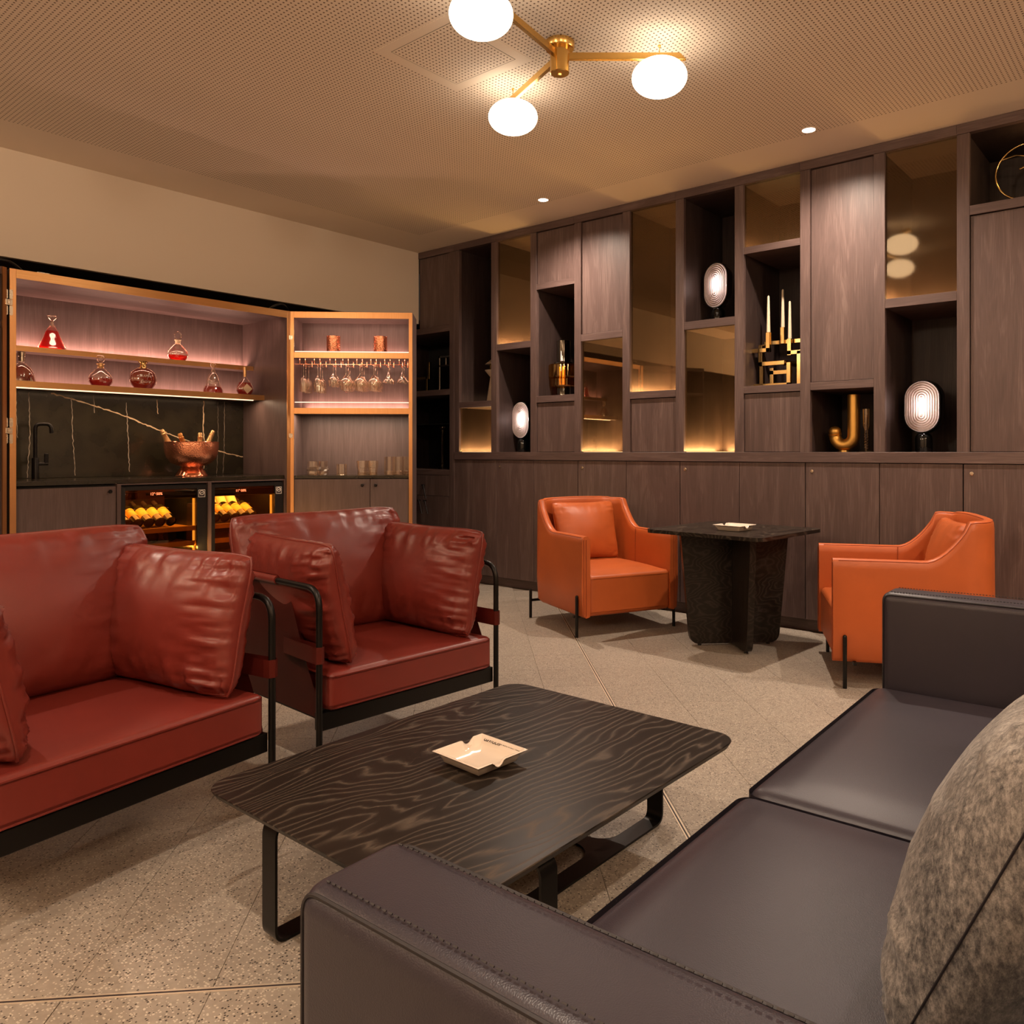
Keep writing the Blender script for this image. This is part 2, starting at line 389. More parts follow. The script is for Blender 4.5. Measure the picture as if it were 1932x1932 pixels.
tb = BM(); box(tb, -PP/2+.0006, PP/2-.0006, -PQ/2+.0006, PQ/2-.0006, -.012, 0, .0004)
t0 = obj('tile', tb, 'terrazzo', floor_o)
rot45 = R(45)
first = True
for c in near:
    o = t0 if first else t0.copy()
    if not first: C.objects.link(o); o.parent = floor_o
    first = False
    sh = .006 if c[2] >= 5 else 0
    o.location = (c[0], c[1], -.00012*((c[2]*7+c[3]*3) % 4)); o.rotation_euler = (0, 0, rot45)
rest = BM()
for c in cells:
    if (c[2], c[3]) in ns: continue
    m_ = Matrix.Translation((c[0], c[1], -.005)) @ Matrix.Rotation(rot45, 4, 'Z') @ Matrix.Diagonal((PP-.003, PQ-.003, .01, 1))
    bmesh.ops.create_cube(rest, size=1, matrix=m_)
o = obj('tile', rest, 'terrazzo', floor_o); o['kind'] = 'stuff'
def strip(name, horizontal, val, a0, a1):
    bm = BM(); f = lambda p, q: ((p-q)/s2, (p+q)/s2)
    for off, wd, z in ((-.0052, .0046, .0008), (.0052, .0046, .0008)):
        for k in (0,):
            lo, hi = val+off-wd/2, val+off+wd/2
            q4 = [f(lo, a0), f(hi, a0), f(hi, a1), f(lo, a1)] if not horizontal else [f(a0, lo), f(a1, lo), f(a1, hi), f(a0, hi)]
            prism(bm, q4, -.006, z)
    o = struct(name, bm, 'trim_metal')
    lo, hi = val-.0029, val+.0029
    bm = BM(); q4 = [f(lo, a0), f(hi, a0), f(hi, a1), f(lo, a1)] if not horizontal else [f(a0, lo), f(a1, lo), f(a1, hi), f(a0, hi)]
    prism(bm, q4, -.006, .0004); obj('joint', bm, 'ink', o)
strip('trim_1', False, .676, -3.0, 6.6); strip('trim_2', True, 1.837, -4.0, 3.4)
# downlights
dn = ['glowing recessed downlight in the ceiling near the room corner', 'glowing recessed downlight in the ceiling above the orange armchairs', None]
for (x, y), lb in zip(DOWN[:2], dn):
    t_ = thing('downlight', lb, 'ceiling light', (x, y, CEIL), 0, 'recessed downlights')
    bm = BM(); lathe(bm, [(.047, .004), (.047, -.003), (.040, -.004), (.037, -.001)], 32, capb=False, capt=False); obj('ring', bm, 'ceiling_plain', t_, True)
    bm = BM(); lathe(bm, [(.0, -.0015), (.037, -.0015)], 32); obj('lens', bm, 'downlight_lens', t_)


# ---------------------------------------------------------------- built-in shelving along the back wall
TOPZ = 3.085; LEDGE = 1.2
DIV = [-.613, -1.091, -1.569, -2.047, -2.524, -3.002, -3.480, -3.957, -4.435, -4.900]   # stile centres, right to left
cols = {  # column -> (xl, xr, segments)
 1: [('glass', 1.2, 1.612), ('open', 1.665, TOPZ)],
 2: [('open', 1.2, 2.107), ('glass', 2.163, TOPZ)],
 3: [('panel', 1.2, 1.623), ('open', 1.679, 2.590), ('panel', 2.640, TOPZ)],
 4: [('glass', 1.2, 2.107), ('panel', 2.163, TOPZ)],
 5: [('panel', 1.2, 1.615), ('glass', 1.668, TOPZ)],
 6: [('glass', 1.2, 2.107), ('open', 2.165, TOPZ)],
 7: [('panel', 1.2, 1.612), ('open', 1.662, 2.592), ('glass', 2.640, TOPZ)],
 8: [('open', 1.2, 1.612), ('panel', 1.664, TOPZ)],
 9: [('open', 1.2, 2.103), ('glass', 2.160, TOPZ)],
 10: [('panel', 1.2, 2.597), ('open', 2.652, TOPZ)],
 11: [('open', 1.2, 1.612), ('panel', 1.664, TOPZ)],
}
edge = {1: (-5.346, -4.935)}
xs = DIV[::-1] + []
bounds = [-4.900, -4.435, -3.957, -3.480, -3.002, -2.524, -2.047, -1.569, -1.091, -.613, -.135]
for k in range(2, 12): edge[k] = (bounds[k-2]+.034, bounds[k-1]-.034)
YB = 5.84
def stile(xc, hw, par, lo=LEDGE, hi=TOPZ):
    s = obj('stile', boxm(xc-hw, xc+hw, YW, YW+.035, lo, hi, bev=.0012), 'oak', par)
    obj('side_panel', boxm(xc-hw+.010, xc+hw-.010, YW+.035, YB, lo, hi), 'oak_shaded', par)
def column(k, par):
    x0, x1 = edge[k]; segs = cols[k]
    obj('back_panel', boxm(x0-.02, x1+.02, YB, YB+.02, LEDGE, TOPZ), 'oak_shaded', par)
    obj('top_board', boxm(x0-.02, x1+.02, YW+.041, YB, TOPZ, TOPZ+.018), 'oak_shaded', par)
    for a, b in zip(segs, segs[1:]):
        obj('shelf', boxm(x0+.0005, x1-.0005, YW+.001, YB, a[2], b[1], bev=.001), 'oak_h', par)
    for kind, z0, z1 in segs:
        if kind == 'panel':
            obj('fixed_panel', boxm(x0+.004, x1-.003, YW+.014, YW+.034, z0+.003, z1-.005, bev=.001), 'oak', par)
        elif kind == 'glass':
            obj('tinted_pane', boxm(x0+.001, x1-.001, YW+.022, YW+.027, z0+.002, z1-.001), 'bronze_pane_satin' if k == 9 else 'bronze_pane', par)
            obj('led_strip', boxm(x0+.004, x1-.004, YW+.034, YW+.044, z0+.0005, z0+.006), 'led_warm', par)
            pw = {1: 1.0, 2: 1.1, 4: 1.2, 5: 1.3, 6: 1.2, 7: .25, 9: .8}[k]
            col_ = (1, .78, .50)
            area((x0+.03, YW+.32, z0+.010), .02, .54, 9.5*pw, col_, (PI, R(-12), 0))
            area(((x0+x1)/2, YB-.03, z0+.010), x1-x0-.06, .02, 7*pw, col_, (PI+R(-12), 0, 0))
            area(((x0+x1)/2, YW+.05, z0+.010), x1-x0-.04, .015, .7*pw, col_, (PI, 0, 0))
mods = [((10, 11), 'shelving unit at the right edge with gold ring sculpture niche'), ((8, 9), 'shelving unit with brass tube vase niche and tall satin pane above lamp'),
        ((6, 7), 'shelving unit with high lamp niche beside the three-candle holder niche'), ((4, 5), 'shelving unit with two tall bronze panes and no open niche'),
        ((2, 3), 'shelving unit with low lamp niche beside the amber vase niche')]
for (a, b), lb in mods:
    m_ = thing('shelving_unit', 'dark oak '+lb, 'shelving', ((edge[a][0]+edge[b][1])/2, YW, LEDGE), 0, 'built-in oak shelving units')
    inv = Matrix.Translation(m_.location).inverted()
    root = bpy.data.objects.new('x', None)
    before = set(C.objects)
    stile(bounds[a-2], .034, m_); stile(bounds[a-1], .034, m_); column(a, m_); column(b, m_)
    if b == 11: stile(bounds[b-1], .034, m_)
    obj('top_rail', boxm(bounds[a-2]-.034+.0006, bounds[b-1]-.034-.0006 if b < 11 else bounds[b-1]+.034, YW-.006, YW+.04, TOPZ, CEIL-.001, bev=.001), 'oak_h', m_)
    for o in set(C.objects)-before:
        if o.parent is m_: o.matrix_parent_inverse = inv
    bpy.data.objects.remove(root)
# last column at the left and the corner cabinet
m_ = thing('shelving_unit', 'narrow dark oak shelving unit beside corner cabinet with cone lamp niche', 'shelving', (-5.12, YW, LEDGE), 0, 'built-in oak shelving units')
before = set(C.objects); inv = Matrix.Translation(m_.location).inverted()
obj('stile', boxm(-5.41, -5.346, YW, YW+.035, LEDGE, TOPZ, bev=.001), 'oak', m_); obj('side_panel', boxm(-5.41, -5.356, YW+.035, YB, LEDGE, TOPZ), 'oak_shaded', m_)
column(1, m_); obj('top_rail', boxm(-5.41, -4.935, YW-.006, YW+.04, TOPZ, CEIL-.001, bev=.001), 'oak_h', m_)
for o in set(C.objects)-before:
    if o.parent is m_: o.matrix_parent_inverse = inv
cc = thing('corner_cabinet', 'tall dark oak corner cabinet half hidden behind the copper framed bar leaf', 'cabinet', (-5.7, YW, 0))
before = set(C.objects); inv = Matrix.Translation(cc.location).inverted()
obj('stile', boxm(-5.474, -5.411, YW, YW+.035, .08, TOPZ, bev=.001), 'oak', cc); obj('side_panel', boxm(-5.464, -5.411, YW+.035, YB, .08, TOPZ), 'oak', cc)
obj('side_panel', boxm(-6.50, -6.47, YW, YB, .08, 2.45), 'oak_shaded', cc)
obj('back_panel', boxm(-6.5, -5.42, YB, YB+.02, .08, 2.45), 'dark_void', cc)
obj('top_rail', boxm(XL+.001, -5.411, YW-.006, YW+.04, TOPZ, CEIL-.001, bev=.001), 'oak_h', cc)
obj('fixed_panel', boxm(XL+.001, -5.478, YW+.012, YW+.032, 2.405, TOPZ-.003, bev=.001), 'oak', cc)
for z0, z1 in ((2.345, 2.402), (1.744, 1.797), (.981, 1.033)):
    obj('shelf', boxm(-6.47, -5.475, YW+.001, YB, z0, z1, bev=.001), 'oak_h', cc)
obj('glass_shelf', boxm(-6.46, -5.48, YW+.06, YB, 1.466, 1.476), 'smoky_glass', cc)
for x0, x1, z0, z1, hx, hz in ((-6.46, -5.478, .782, .978, -5.80, .88), (-6.1, -5.84, .085, .778, -5.86, .73), (-5.836, -5.478, .085, .778, -5.775, .73)):
    d_ = obj('cupboard_door', boxm(x0, x1, YW+.002, YW+.022, z0, z1, bev=.001), 'oak', cc)
    bm = BM(); tube(bm, [(hx-.03, YW+.004, hz+.0), (hx-.03, YW-.03, hz)], .007, 8)
    tube(bm, [(hx-.03, YW-.028, hz+.005), (hx-.012, YW-.03, hz), (hx+.03, YW-.03, hz-.125)], .005, 8)
    h_ = obj('handle', bm, 'black_metal', d_); 
obj('plinth', boxm(-6.46, -5.411, YW+.05, YW+.08, 0, .08), 'oak_h', cc)
for o in set(C.objects)-before:
    if o.parent is cc: o.matrix_parent_inverse = inv
# base cabinets, two doors each, and the ledge above them
bd = [(-5.346, [-5.346, -4.87]), ]
unit_edges = [(-4.873, -4.435, -3.957), (-3.957, -3.480, -3.002), (-3.002, -2.524, -2.047), (-2.047, -1.569, -1.091), (-1.091, -.613, -.135)]
lbs = ['below the low lamp niche', 'behind the left orange armchair', 'behind the square side table', 'between side table and right orange armchair', 'at the right edge behind the right orange armchair']
def kick(x0, x1, par): obj('plinth', boxm(x0, x1, YW+.05, YW+.07, 0, .085), 'oak_h', par)
def door(x0, x1, par):
    return obj('cupboard_door', boxm(x0+.0022, x1-.0022, YW+.004, YW+.024, .083, 1.128, bev=.0012), 'oak', par)
u_ = thing('base_cabinet', 'dark oak end cabinet with one door beside the corner cabinet', 'cabinet', (-5.14, YW, 0), 0, 'oak base cabinets')
before = set(C.objects); inv = Matrix.Translation(u_.location).inverted()
obj('carcass', boxm(-5.41, -4.874, YW+.03, YB, .085, 1.128), 'dark_void', u_); door(-5.41, -4.873, u_); kick(-5.41, -4.873, u_)
for o in set(C.objects)-before:
    if o.parent is u_: o.matrix_parent_inverse = inv
for (a, b, c), lb in zip(unit_edges, lbs):
    u_ = thing('base_cabinet', 'two-door dark oak base cabinet '+lb, 'cabinet', (b, YW, 0), 0, 'oak base cabinets')
    before = set(C.objects); inv = Matrix.Translation(u_.location).inverted()
    obj('carcass', boxm(a+.001, c-.001, YW+.03, YB, .085, 1.128), 'dark_void', u_)
    d1 = door(a+.001, b, u_); door(b, c-.001, u_); kick(a, c, u_)
    bm = BM(); lathe(bm, [(.011, 0), (.011, .003), (.007, .004), (.006, .001), (0, .001)], 16)
    bmesh.ops.rotate(bm, verts=bm.verts, matrix=Matrix.Rotation(R(90), 3, 'X')); bmesh.ops.translate(bm, verts=bm.verts, vec=(a+.045, YW+.004, 1.073))
    obj('keyhole', bm, 'steel', d1, True)
    for o in set(C.objects)-before:
        if o.parent is u_: o.matrix_parent_inverse = inv
tag(obj('ledge', boxm(-5.41, -.1, YW-.004, YB, 1.132, LEDGE, bev=.0015), 'oak_h'), 'continuous dark oak ledge between base cabinets and shelving', 'worktop')

# ---------------------------------------------------------------- ribbed oval lamps
def stadium(w_, h_, n=16):
    r = w_/2; s = h_/2-r; out = []
    for k in range(n+1): a = PI*k/n; out.append((r*math.cos(a), s+r*math.sin(a)))
    for k in range(n+1): a = PI+PI*k/n; out.append((r*math.cos(a), -s+r*math.sin(a)))
    return out
def loft(bm, loops, closeend=True):
    rings = [[bm.verts.new(p) for p in lp] for lp in loops]
    n = len(rings[0])
    for A, B in zip(rings, rings[1:]):
        for k in range(n): bm.faces.new((A[k], A[(k+1) % n], B[(k+1) % n], B[k]))
    if closeend: bm.faces.new(rings[-1])
    return bm
def make_lamp(label, loc, rz=0):
    t_ = thing('table_lamp', label, 'lamp', loc, rz, 'ribbed oval shelf lamps')
    bm = BM(); lathe(bm, [(.0, 0), (.052, 0), (.053, .004), (.053, .085), (.050, .10), (.040, .115), (.022, .124), (.0, .126)], 32); obj('base', bm, 'black_glass', t_, True)
    zc = .126+.165; W_, H_ = .225, .335
    bm = BM(); loft(bm, [[(x, y_, zc+z) for x, z in stadium(w_, h_)] for w_, h_, y_ in ((W_-.012, H_-.012, -.030), (W_, H_, -.031), (W_+.004, H_+.004, -.02), (W_+.004, H_+.004, .036), (W_-.006, H_-.006, .042))])
    obj('housing', bm, 'chrome' if 'upper' in label else 'black_metal', t_, True)
    bm = BM(); loops = []; nr = 7
    for k in range(nr*4+1):
        f_ = k/(nr*4); w_ = (W_-.012)*(1-f_)+.012*f_; h_ = H_-.012-(W_-.012-w_)
        y_ = -.034-.0085*abs(math.sin(PI*f_*nr))
        loops.append([(x, y_, zc+z) for x, z in stadium(w_, h_)])
    loft(bm, loops); fc = obj('ribbed_face', bm, 'opal', t_, True, 75)
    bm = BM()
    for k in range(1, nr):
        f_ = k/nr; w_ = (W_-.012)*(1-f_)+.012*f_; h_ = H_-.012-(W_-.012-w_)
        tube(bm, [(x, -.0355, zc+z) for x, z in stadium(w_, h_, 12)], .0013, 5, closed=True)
    obj('rib_shade', bm, 'rib_shade', fc)  # darker rings added in the valleys to draw the ribs' shade
    b_ = point((0, .016, zc+.01), 1.0, (1, .82, .76), .014); b_.parent = t_
    return t_
make_lamp('glowing ribbed oval lamp in the low niche beside the first bronze pane', (-4.772, 5.45, LEDGE), R(-6))
make_lamp('glowing ribbed oval lamp in the upper niche, highest of the lamps', (-2.816, 5.45, 2.165), R(-14))
make_lamp('glowing ribbed oval lamp on the ledge right of the brass tube vase', (-1.375, 5.47, LEDGE), R(-8))
# corner niche objects
def bars(bm, segs, th):
    for (x0, y0, z0), (x1, y1, z1) in segs:
        box(bm, min(x0, x1)-th/2, max(x0, x1)+th/2, min(y0, y1)-th/2, max(y0, y1)+th/2, min(z0, z1)-th/2, max(z0, z1)+th/2, bev=.0015)
    return bm
bm = BM(); bars(bm, [((0, 0, .012), (.0, 0, .155)), ((-.15, 0, .155), (0, 0, .155)), ((.03, 0, .155), (.03, 0, .30)), ((0, 0, .012), (0, .12, .012))], .026)
o = tag(obj('candle_holder', bm, 'gold'), 'small angular gold candle holder in the corner cabinet niche', 'candle holder'); o.location = (-6.06, 5.45, 1.797)
bm = BM(); bars(bm, [((0, 0, .012), (0, 0, .36)), ((0, 0, .36), (.2, 0, .36)), ((0, 0, .27), (.2, 0, .27)), ((.2, 0, .012), (.2, 0, .36)), ((0, 0, .012), (.2, 0, .012)), ((.06, .03, .27), (.06, .03, .36))], .02)
o = tag(obj('candle_holder', bm, 'chrome'), 'angular polished frame candle holder right of the small gold one', 'candle holder'); o.location = (-5.93, 5.5, 1.797)
def candlestick(label, loc, h, top_r, cup=.0):
    t_ = thing('candlestick', label, 'candlestick', loc)
    pr_ = [(0, 0), (.045, 0), (.046, .006), (.012, .014)]
    n = int((h-.05)/.018)
    for k in range(n): pr_ += [(.0085, .02+k*.018), (.0135, .029+k*.018)]
    pr_ += [(.01, h-.03-cup)]
    if cup: pr_ += [(.02, h-cup), (.022, h-.01), (.022, h), (.019, h), (.018, h-cup+.01), (0, h-cup+.01)]
    else: pr_ += [(top_r, h-.012), (top_r, h), (0, h)]
    bm = BM(); lathe(bm, pr_, 16); obj('stem', bm, 'crystal', t_, True)
    return t_
candlestick('twisted clear glass candlestick in the lower niche of the corner cabinet', (-5.86, 5.47, 1.033), .42, .03)
candlestick('twisted smoky glass candlestick right of the brass tube vase', (-1.712, 5.40, LEDGE), .285, .02, .11)
# cone lamp in the first niche
t_ = thing('cone_lamp', 'cream cone lamp with gold cap peeking from the tall first niche', 'lamp', (-5.135, 5.45, 1.665))
bm = BM(); lathe(bm, [(0, 0), (.07, 0), (.035, .24), (.085, .30), (.085, .305), (0, .305)], 28); obj('cone', bm, 'cream_metal', t_, True)
bm = BM(); lathe(bm, [(.04, .305), (.04, .36)], 20); obj('neck', bm, 'brass', t_, True)
bm = BM(); lathe(bm, [(.085, .36), (.0, .425)], 28); obj('cap', bm, 'cream_metal', t_, True)
# amber vase
t_ = thing('vase', 'stacked smoky and amber glass vase in the middle niche', 'vase', (-4.30, 5.45, 1.679))
bm = BM(); lathe(bm, [(.0, 0), (.062, 0), (.062, .085), (.06, .09)], 28); obj('foot', bm, 'smoky_glass', t_, True)
bm = BM(); rib = []
bm = BM()
def ribbed(bm, r0, z0, z1, n=26):
    prof = [(r0*.93, z0), (r0, z0+.008), (r0, z1-.008), (r0*.93, z1)]
    rings = []
    for r, z in prof: rings.append([bm.verts.new(((r+.003*(k % 2))*math.cos(PI*k/n), (r+.003*(k % 2))*math.sin(PI*k/n), z)) for k in range(2*n)])
    for A, B in zip(rings, rings[1:]):
        for k in range(2*n): bm.faces.new((A[k], A[(k+1) % (2*n)], B[(k+1) % (2*n)], B[k]))
    bm.faces.new(rings[0][::-1]); bm.faces.new(rings[-1])
ribbed(bm, .105, .09, .165); ribbed(bm, .128, .17, .285); obj('amber_body', bm, 'amber_glass', t_, True, 20)
bm = BM(); lathe(bm, [(.09, .285), (.085, .30), (.062, .31), (.062, .49), (.058, .49), (.058, .315)], 28, capb=False, capt=False); obj('neck', bm, 'smoky_glass', t_, True)
bm = BM(); ribbed(bm, .055, .10, .27, 14); obj('inner_core', bm, 'gold', t_, True, 20)
# candelabra
t_ = thing('candelabra', 'polished gold angular candelabra holding three cream candles', 'candelabra', (-2.36, 5.46, 1.662))
B_ = .029; bm = BM()
seg = [((-.15, -.06, .014), (.12, -.06, .014)), ((-.10, -.02, .014), (-.10, -.02, .30)), ((.12, -.06, .014), (.12, -.06, .155)), ((-.085, -.07, .17), (.08, -.07, .17)),
       ((.08, -.07, .17), (.13, .05, .165)), ((-.085, -.07, .17), (-.085, -.07, .29)), ((-.15, -.09, .265), (-.02, -.09, .265)), ((-.02, -.09, .265), (-.02, -.09, .375)),
       ((-.09, .04, .33), (.19, .04, .33)), ((.04, .02, .33), (.04, .02, .42)), ((.10, .0, .33), (.10, .0, .24)), ((.10, .0, .245), (.20, .0, .245)), ((-.03, 0, .014), (-.03, 0, .13)), ((-.03, 0, .11), (.10, 0, .11)), ((.17, 0, .02), (.17, 0, .24))]
for a, b in seg:
    a, b = Vector(a), Vector(b)
    if abs(a.x-b.x) > .01 and abs(a.y-b.y) > .05: tube(bm, [a, b], B_*.66, 4)
    else: bars(bm, [(tuple(a), tuple(b))], B_)
obj('arms', bm, 'gold', t_)
for x, y, z, h in ((-.02, -.09, .387, .265), (.04, .02, .432, .275), (.10, .0, .342, .27)):
    o = thing('candle', {-.02: 'left cream taper candle', .04: 'tallest, middle cream taper candle', .10: 'right cream taper candle'}[x]+' in the gold candelabra', 'candle', (-2.36+x, 5.46+y, 1.662+z), 0, 'candles in the gold candelabra')
    bm = BM(); lathe(bm, [(.0, 0), (.0135, 0), (.0075, h-.008), (.004, h-.001), (0, h)], 16); obj('wax', bm, 'wax', o, True)
    bm = BM(); tube(bm, [(0, 0, h-.002), (.001, 0, h+.010)], .001, 6); obj('wick', bm, 'ink', o)
# brass tube vase
t_ = thing('tube_vase', 'brushed brass hooked tube vase in the low niche right of centre', 'vase', (-1.80, 5.42, LEDGE))
r_ = .040; path = [(0, 0, .385)] + [(0, 0, .385-.03*k) for k in range(1, 9)]
for k in range(13): a = PI*k/12; path.append((-.062+.062*math.cos(a), 0, .110-.062*math.sin(a)))
path += [(-.124, -.004, .125)]; 
bm = BM(); tube(bm, [Vector(p) for p in path], [r_]*(len(path)-1)+[.044], 28)
lathe(bm, [(.0, -.036), (.022, -.03), (.036, -.014), (.041, .004), (.037, .022), (.022, .036), (0, .041)], 24, org=(-.124, -.006, .135))
obj('tube', bm, 'brass_brushed', t_, True)
bm = BM(); tube(bm, [(-.005-.062, 0, .006), (-.055, 0, .004)], .028, 16); bmesh.ops.translate(bm, verts=bm.verts, vec=(0, 0, .0)); bm.free()
bm = BM(); lathe(bm, [(.0, .0), (.045, 0), (.045, .012), (0, .012)], 24, org=(-.062, 0, 0)); obj('foot', bm, 'brass', t_, True)
# ring sculpture
t_ = thing('ring_sculpture', 'gold ring sculpture on a dark plinth in the top right niche', 'sculpture', (-.80, 5.45, 2.652))
obj('plinth', boxm(-.16, .2, -.07, .07, 0, .045, bev=.002), 'dark_stone', t_)
bm = BM(); tube(bm, [(.165*math.cos(2*PI*k/48), .0, .215+.165*math.sin(2*PI*k/48)) for k in range(48)], .0065, 10, closed=True)
tube(bm, [(-.13, 0, .31), (-.06, .01, .325), (.0, .02, .31), (.08, .02, .29)], .005, 8); tube(bm, [(-.04, 0, .235), (0, .01, .25), (.05, .01, .245)], .007, 8)
obj('ring', bm, 'gold', t_, True)
bm = BM(); lathe(bm, [(0, -.012), (.012, 0), (0, .012)], 12, org=(0, 0, .395)); obj('bead', bm, 'gold', t_, True)
point((-.66, 5.33, 3.04), 1.0, (1, .62, .25), .02)

# ---------------------------------------------------------------- bar cabinet
Xb, Y1, Y2, ZT = -5.657, 1.673, 3.62, 2.332
XBK = -6.33
bar = thing('bar_cabinet', 'tall open bar cabinet with copper frame, lit shelves and black marble splashback', 'bar cabinet', (-6.0, 2.65, 0))
before = set(C.objects); inv = Matrix.Translation(bar.location).inverted()
FW = .048
obj('side_panel', boxm(XBK, Xb-.004, Y1, Y1+.03, .08, ZT), 'barwood', bar); obj('side_panel', boxm(XBK, Xb-.004, Y2-.03, Y2, .08, ZT), 'barwood', bar)
obj('top_panel', boxm(XBK, Xb-.004, Y1, Y2, ZT-.045, ZT), 'barwood_h', bar)
obj('back_panel', boxm(XBK-.02, XBK, Y1, Y2, .9, ZT), 'barwood', bar)
obj('copper_frame', boxm(Xb-.004, Xb+.003, Y1+.03, Y2-.0305, ZT-.055, ZT, bev=.0008), 'bronze_h', bar)
for a, b in ((Y1-.006, Y1+.0295), (Y2-.030, Y2+.0)): obj('copper_frame', boxm(Xb-.004, Xb+.004, a, b, .08, ZT, bev=.0008), 'bronze', bar)
# shelves with copper fronts
obj('shelf', boxm(XBK, -6.163, Y1+.03, Y2-.030, 1.886, 1.918), 'barwood_h', bar); obj('shelf_front', boxm(-6.163, -6.157, Y1+.03, Y2-.030, 1.884, 1.920), 'bronze_h', bar)
obj('shelf', boxm(XBK, -5.995, Y1+.03, Y2-.030, 1.630, 1.668), 'barwood_h', bar); obj('shelf_front', boxm(-5.995, -5.988, Y1+.03, Y2-.030, 1.628, 1.670), 'bronze_h', bar)
PINK = (1, .56, .42)
obj('led_strip', boxm(-6.013, -6.005, Y1+.05, Y2-.12, 1.6215, 1.6295), 'led_warm', bar)
area((-6.06, 2.64, 1.627), .05, 1.8, 7.0, (1, .66, .42), (0, R(-8), 0))
area((-6.285, 2.64, 1.925), .05, 1.88, 8.5, PINK, (0, R(180-15), 0))
area((-6.27, 2.64, 1.676), .06, 1.88, 5.5, PINK, (0, R(180-10), 0))
area((-5.75, 2.64, 2.278), .03, 1.8, 1.6, PINK, (0, R(35), 0))
# splashback, veins and worktop
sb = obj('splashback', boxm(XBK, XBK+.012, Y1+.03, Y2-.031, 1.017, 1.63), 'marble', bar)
def vein(pts, w_, mat):
    bm = BM(); prev = None; rnd = random.Random(len(pts)*31+int(pts[0][0]*977)); x = XBK+.0125
    fine = []
    for (a, b), (c, d) in zip(pts, pts[1:]):
        n = max(2, int(math.hypot(c-a, d-b)/.018))
        for k in range(n): fine.append((a+(c-a)*k/n+rnd.uniform(-.0035, .0035), b+(d-b)*k/n+rnd.uniform(-.0035, .0035)))
    fine.append(pts[-1])
    for i, (y, z) in enumerate(fine):
        a = fine[max(0, i-1)]; b = fine[min(len(fine)-1, i+1)]; dx, dz = b[0]-a[0], b[1]-a[1]; L_ = math.hypot(dx, dz) or 1
        ww = w_*rnd.uniform(.45, 1.1)/2
        cur = (bm.verts.new((x, y-dz/L_*ww, z+dx/L_*ww)), bm.verts.new((x, y+dz/L_*ww, z-dx/L_*ww)))
        if prev: bm.faces.new((prev[0], prev[1], cur[1], cur[0]))
        prev = cur
    obj('vein', bm, mat, sb)
vein([(2.12, 1.62), (2.40, 1.545), (2.62, 1.475), (2.86, 1.38), (3.05, 1.31), (3.25, 1.245), (3.44, 1.19), (3.585, 1.16)], .011, 'vein')
vein([(3.24, 1.62), (3.235, 1.42), (3.245, 1.25), (3.24, 1.02)], .010, 'vein')
vein([(3.42, 1.62), (3.415, 1.2), (3.405, 1.02)], .0035, 'vein_fine'); vein([(3.36, 1.62), (3.365, 1.3), (3.35, 1.02)], .0028, 'vein_fine')
vein([(2.25, 1.60), (2.26, 1.3), (2.275, 1.03)], .005, 'vein_fine'); vein([(2.63, 1.58), (2.64, 1.40), (2.655, 1.05)], .006, 'vein_fine')
vein([(2.86, 1.61), (2.87, 1.50)], .008, 'vein'); vein([(2.40, 1.62), (2.405, 1.49)], .004, 'vein_fine')
vein([(1.98, 1.62), (1.985, 1.3), (1.97, 1.02)], .005, 'vein_fine'); vein([(1.90, 1.62), (1.91, 1.3)], .003, 'vein_fine')
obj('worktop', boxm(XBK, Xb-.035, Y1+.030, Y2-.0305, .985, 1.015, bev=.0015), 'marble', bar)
# lower carcass
obj('carcass', boxm(XBK, -5.72, Y1+.03, 2.31, .08, .98), 'dark_void', bar)
d_ = obj('cupboard_door', boxm(-5.70, -5.68, Y1+.032, 2.298, .09, .968, bev=.001), 'barwood', bar)
def knob(x, y, z, par, nm='knob'):
    bm = BM(); lathe(bm, [(.006, 0), (.006, .012), (.012, .016), (.013, .022), (.010, .027), (0, .028)], 18)
    bmesh.ops.rotate(bm, verts=bm.verts, matrix=Matrix.Rotation(R(90), 3, 'Y')); bmesh.ops.translate(bm, verts=bm.verts, vec=(x, y, z))
    return obj(nm, bm, 'black_metal', par, True)
knob(-5.68, 2.255, .935, d_)
for y0, y1 in ((2.302, 2.328), (2.942, 2.968), (3.574, 3.590)): obj('divider', boxm(XBK, -5.672, y0, y1, .08, .984), 'oak', bar)
obj('top_panel', boxm(XBK, -5.675, 2.31, Y2-.03, .974, .984), 'oak_y', bar)
obj('plinth', boxm(-5.75, -5.73, Y1+.03, Y2-.03, 0, .08), 'black_plastic', bar)
def hinge(par, loc, axis):
    bm = BM()
    for s_ in (-1, 1):
        for q in (-1, 1):
            pts = rrect(-.0095, .0095, -.030, .030, .009, 5); lo = [bm.verts.new((0, s_*.0135+p[0], q*.050+p[1])) for p in pts]; hi = [bm.verts.new((.003, s_*.0135+p[0], q*.050+p[1])) for p in pts]
            bm.faces.new(lo[::-1]); bm.faces.new(hi)
            for i in range(len(pts)): bm.faces.new((lo[i], lo[(i+1) % len(pts)], hi[(i+1) % len(pts)], hi[i]))
    box(bm, 0, .010, -.020, .020, -.018, .018, bev=.002); box(bm, .009, .014, -.010, .010, -.012, .012, bev=.002)
    return obj('hinge', bm, 'steel', par)
for y in (Y1-.012, Y2+.006):
    for z in (2.121, 1.332, .55):
        h_ = hinge(bar, None, None); h_.location = (Xb+.004, y, z)
        if y > 3: h_.rotation_euler = (0, 0, R(-22))
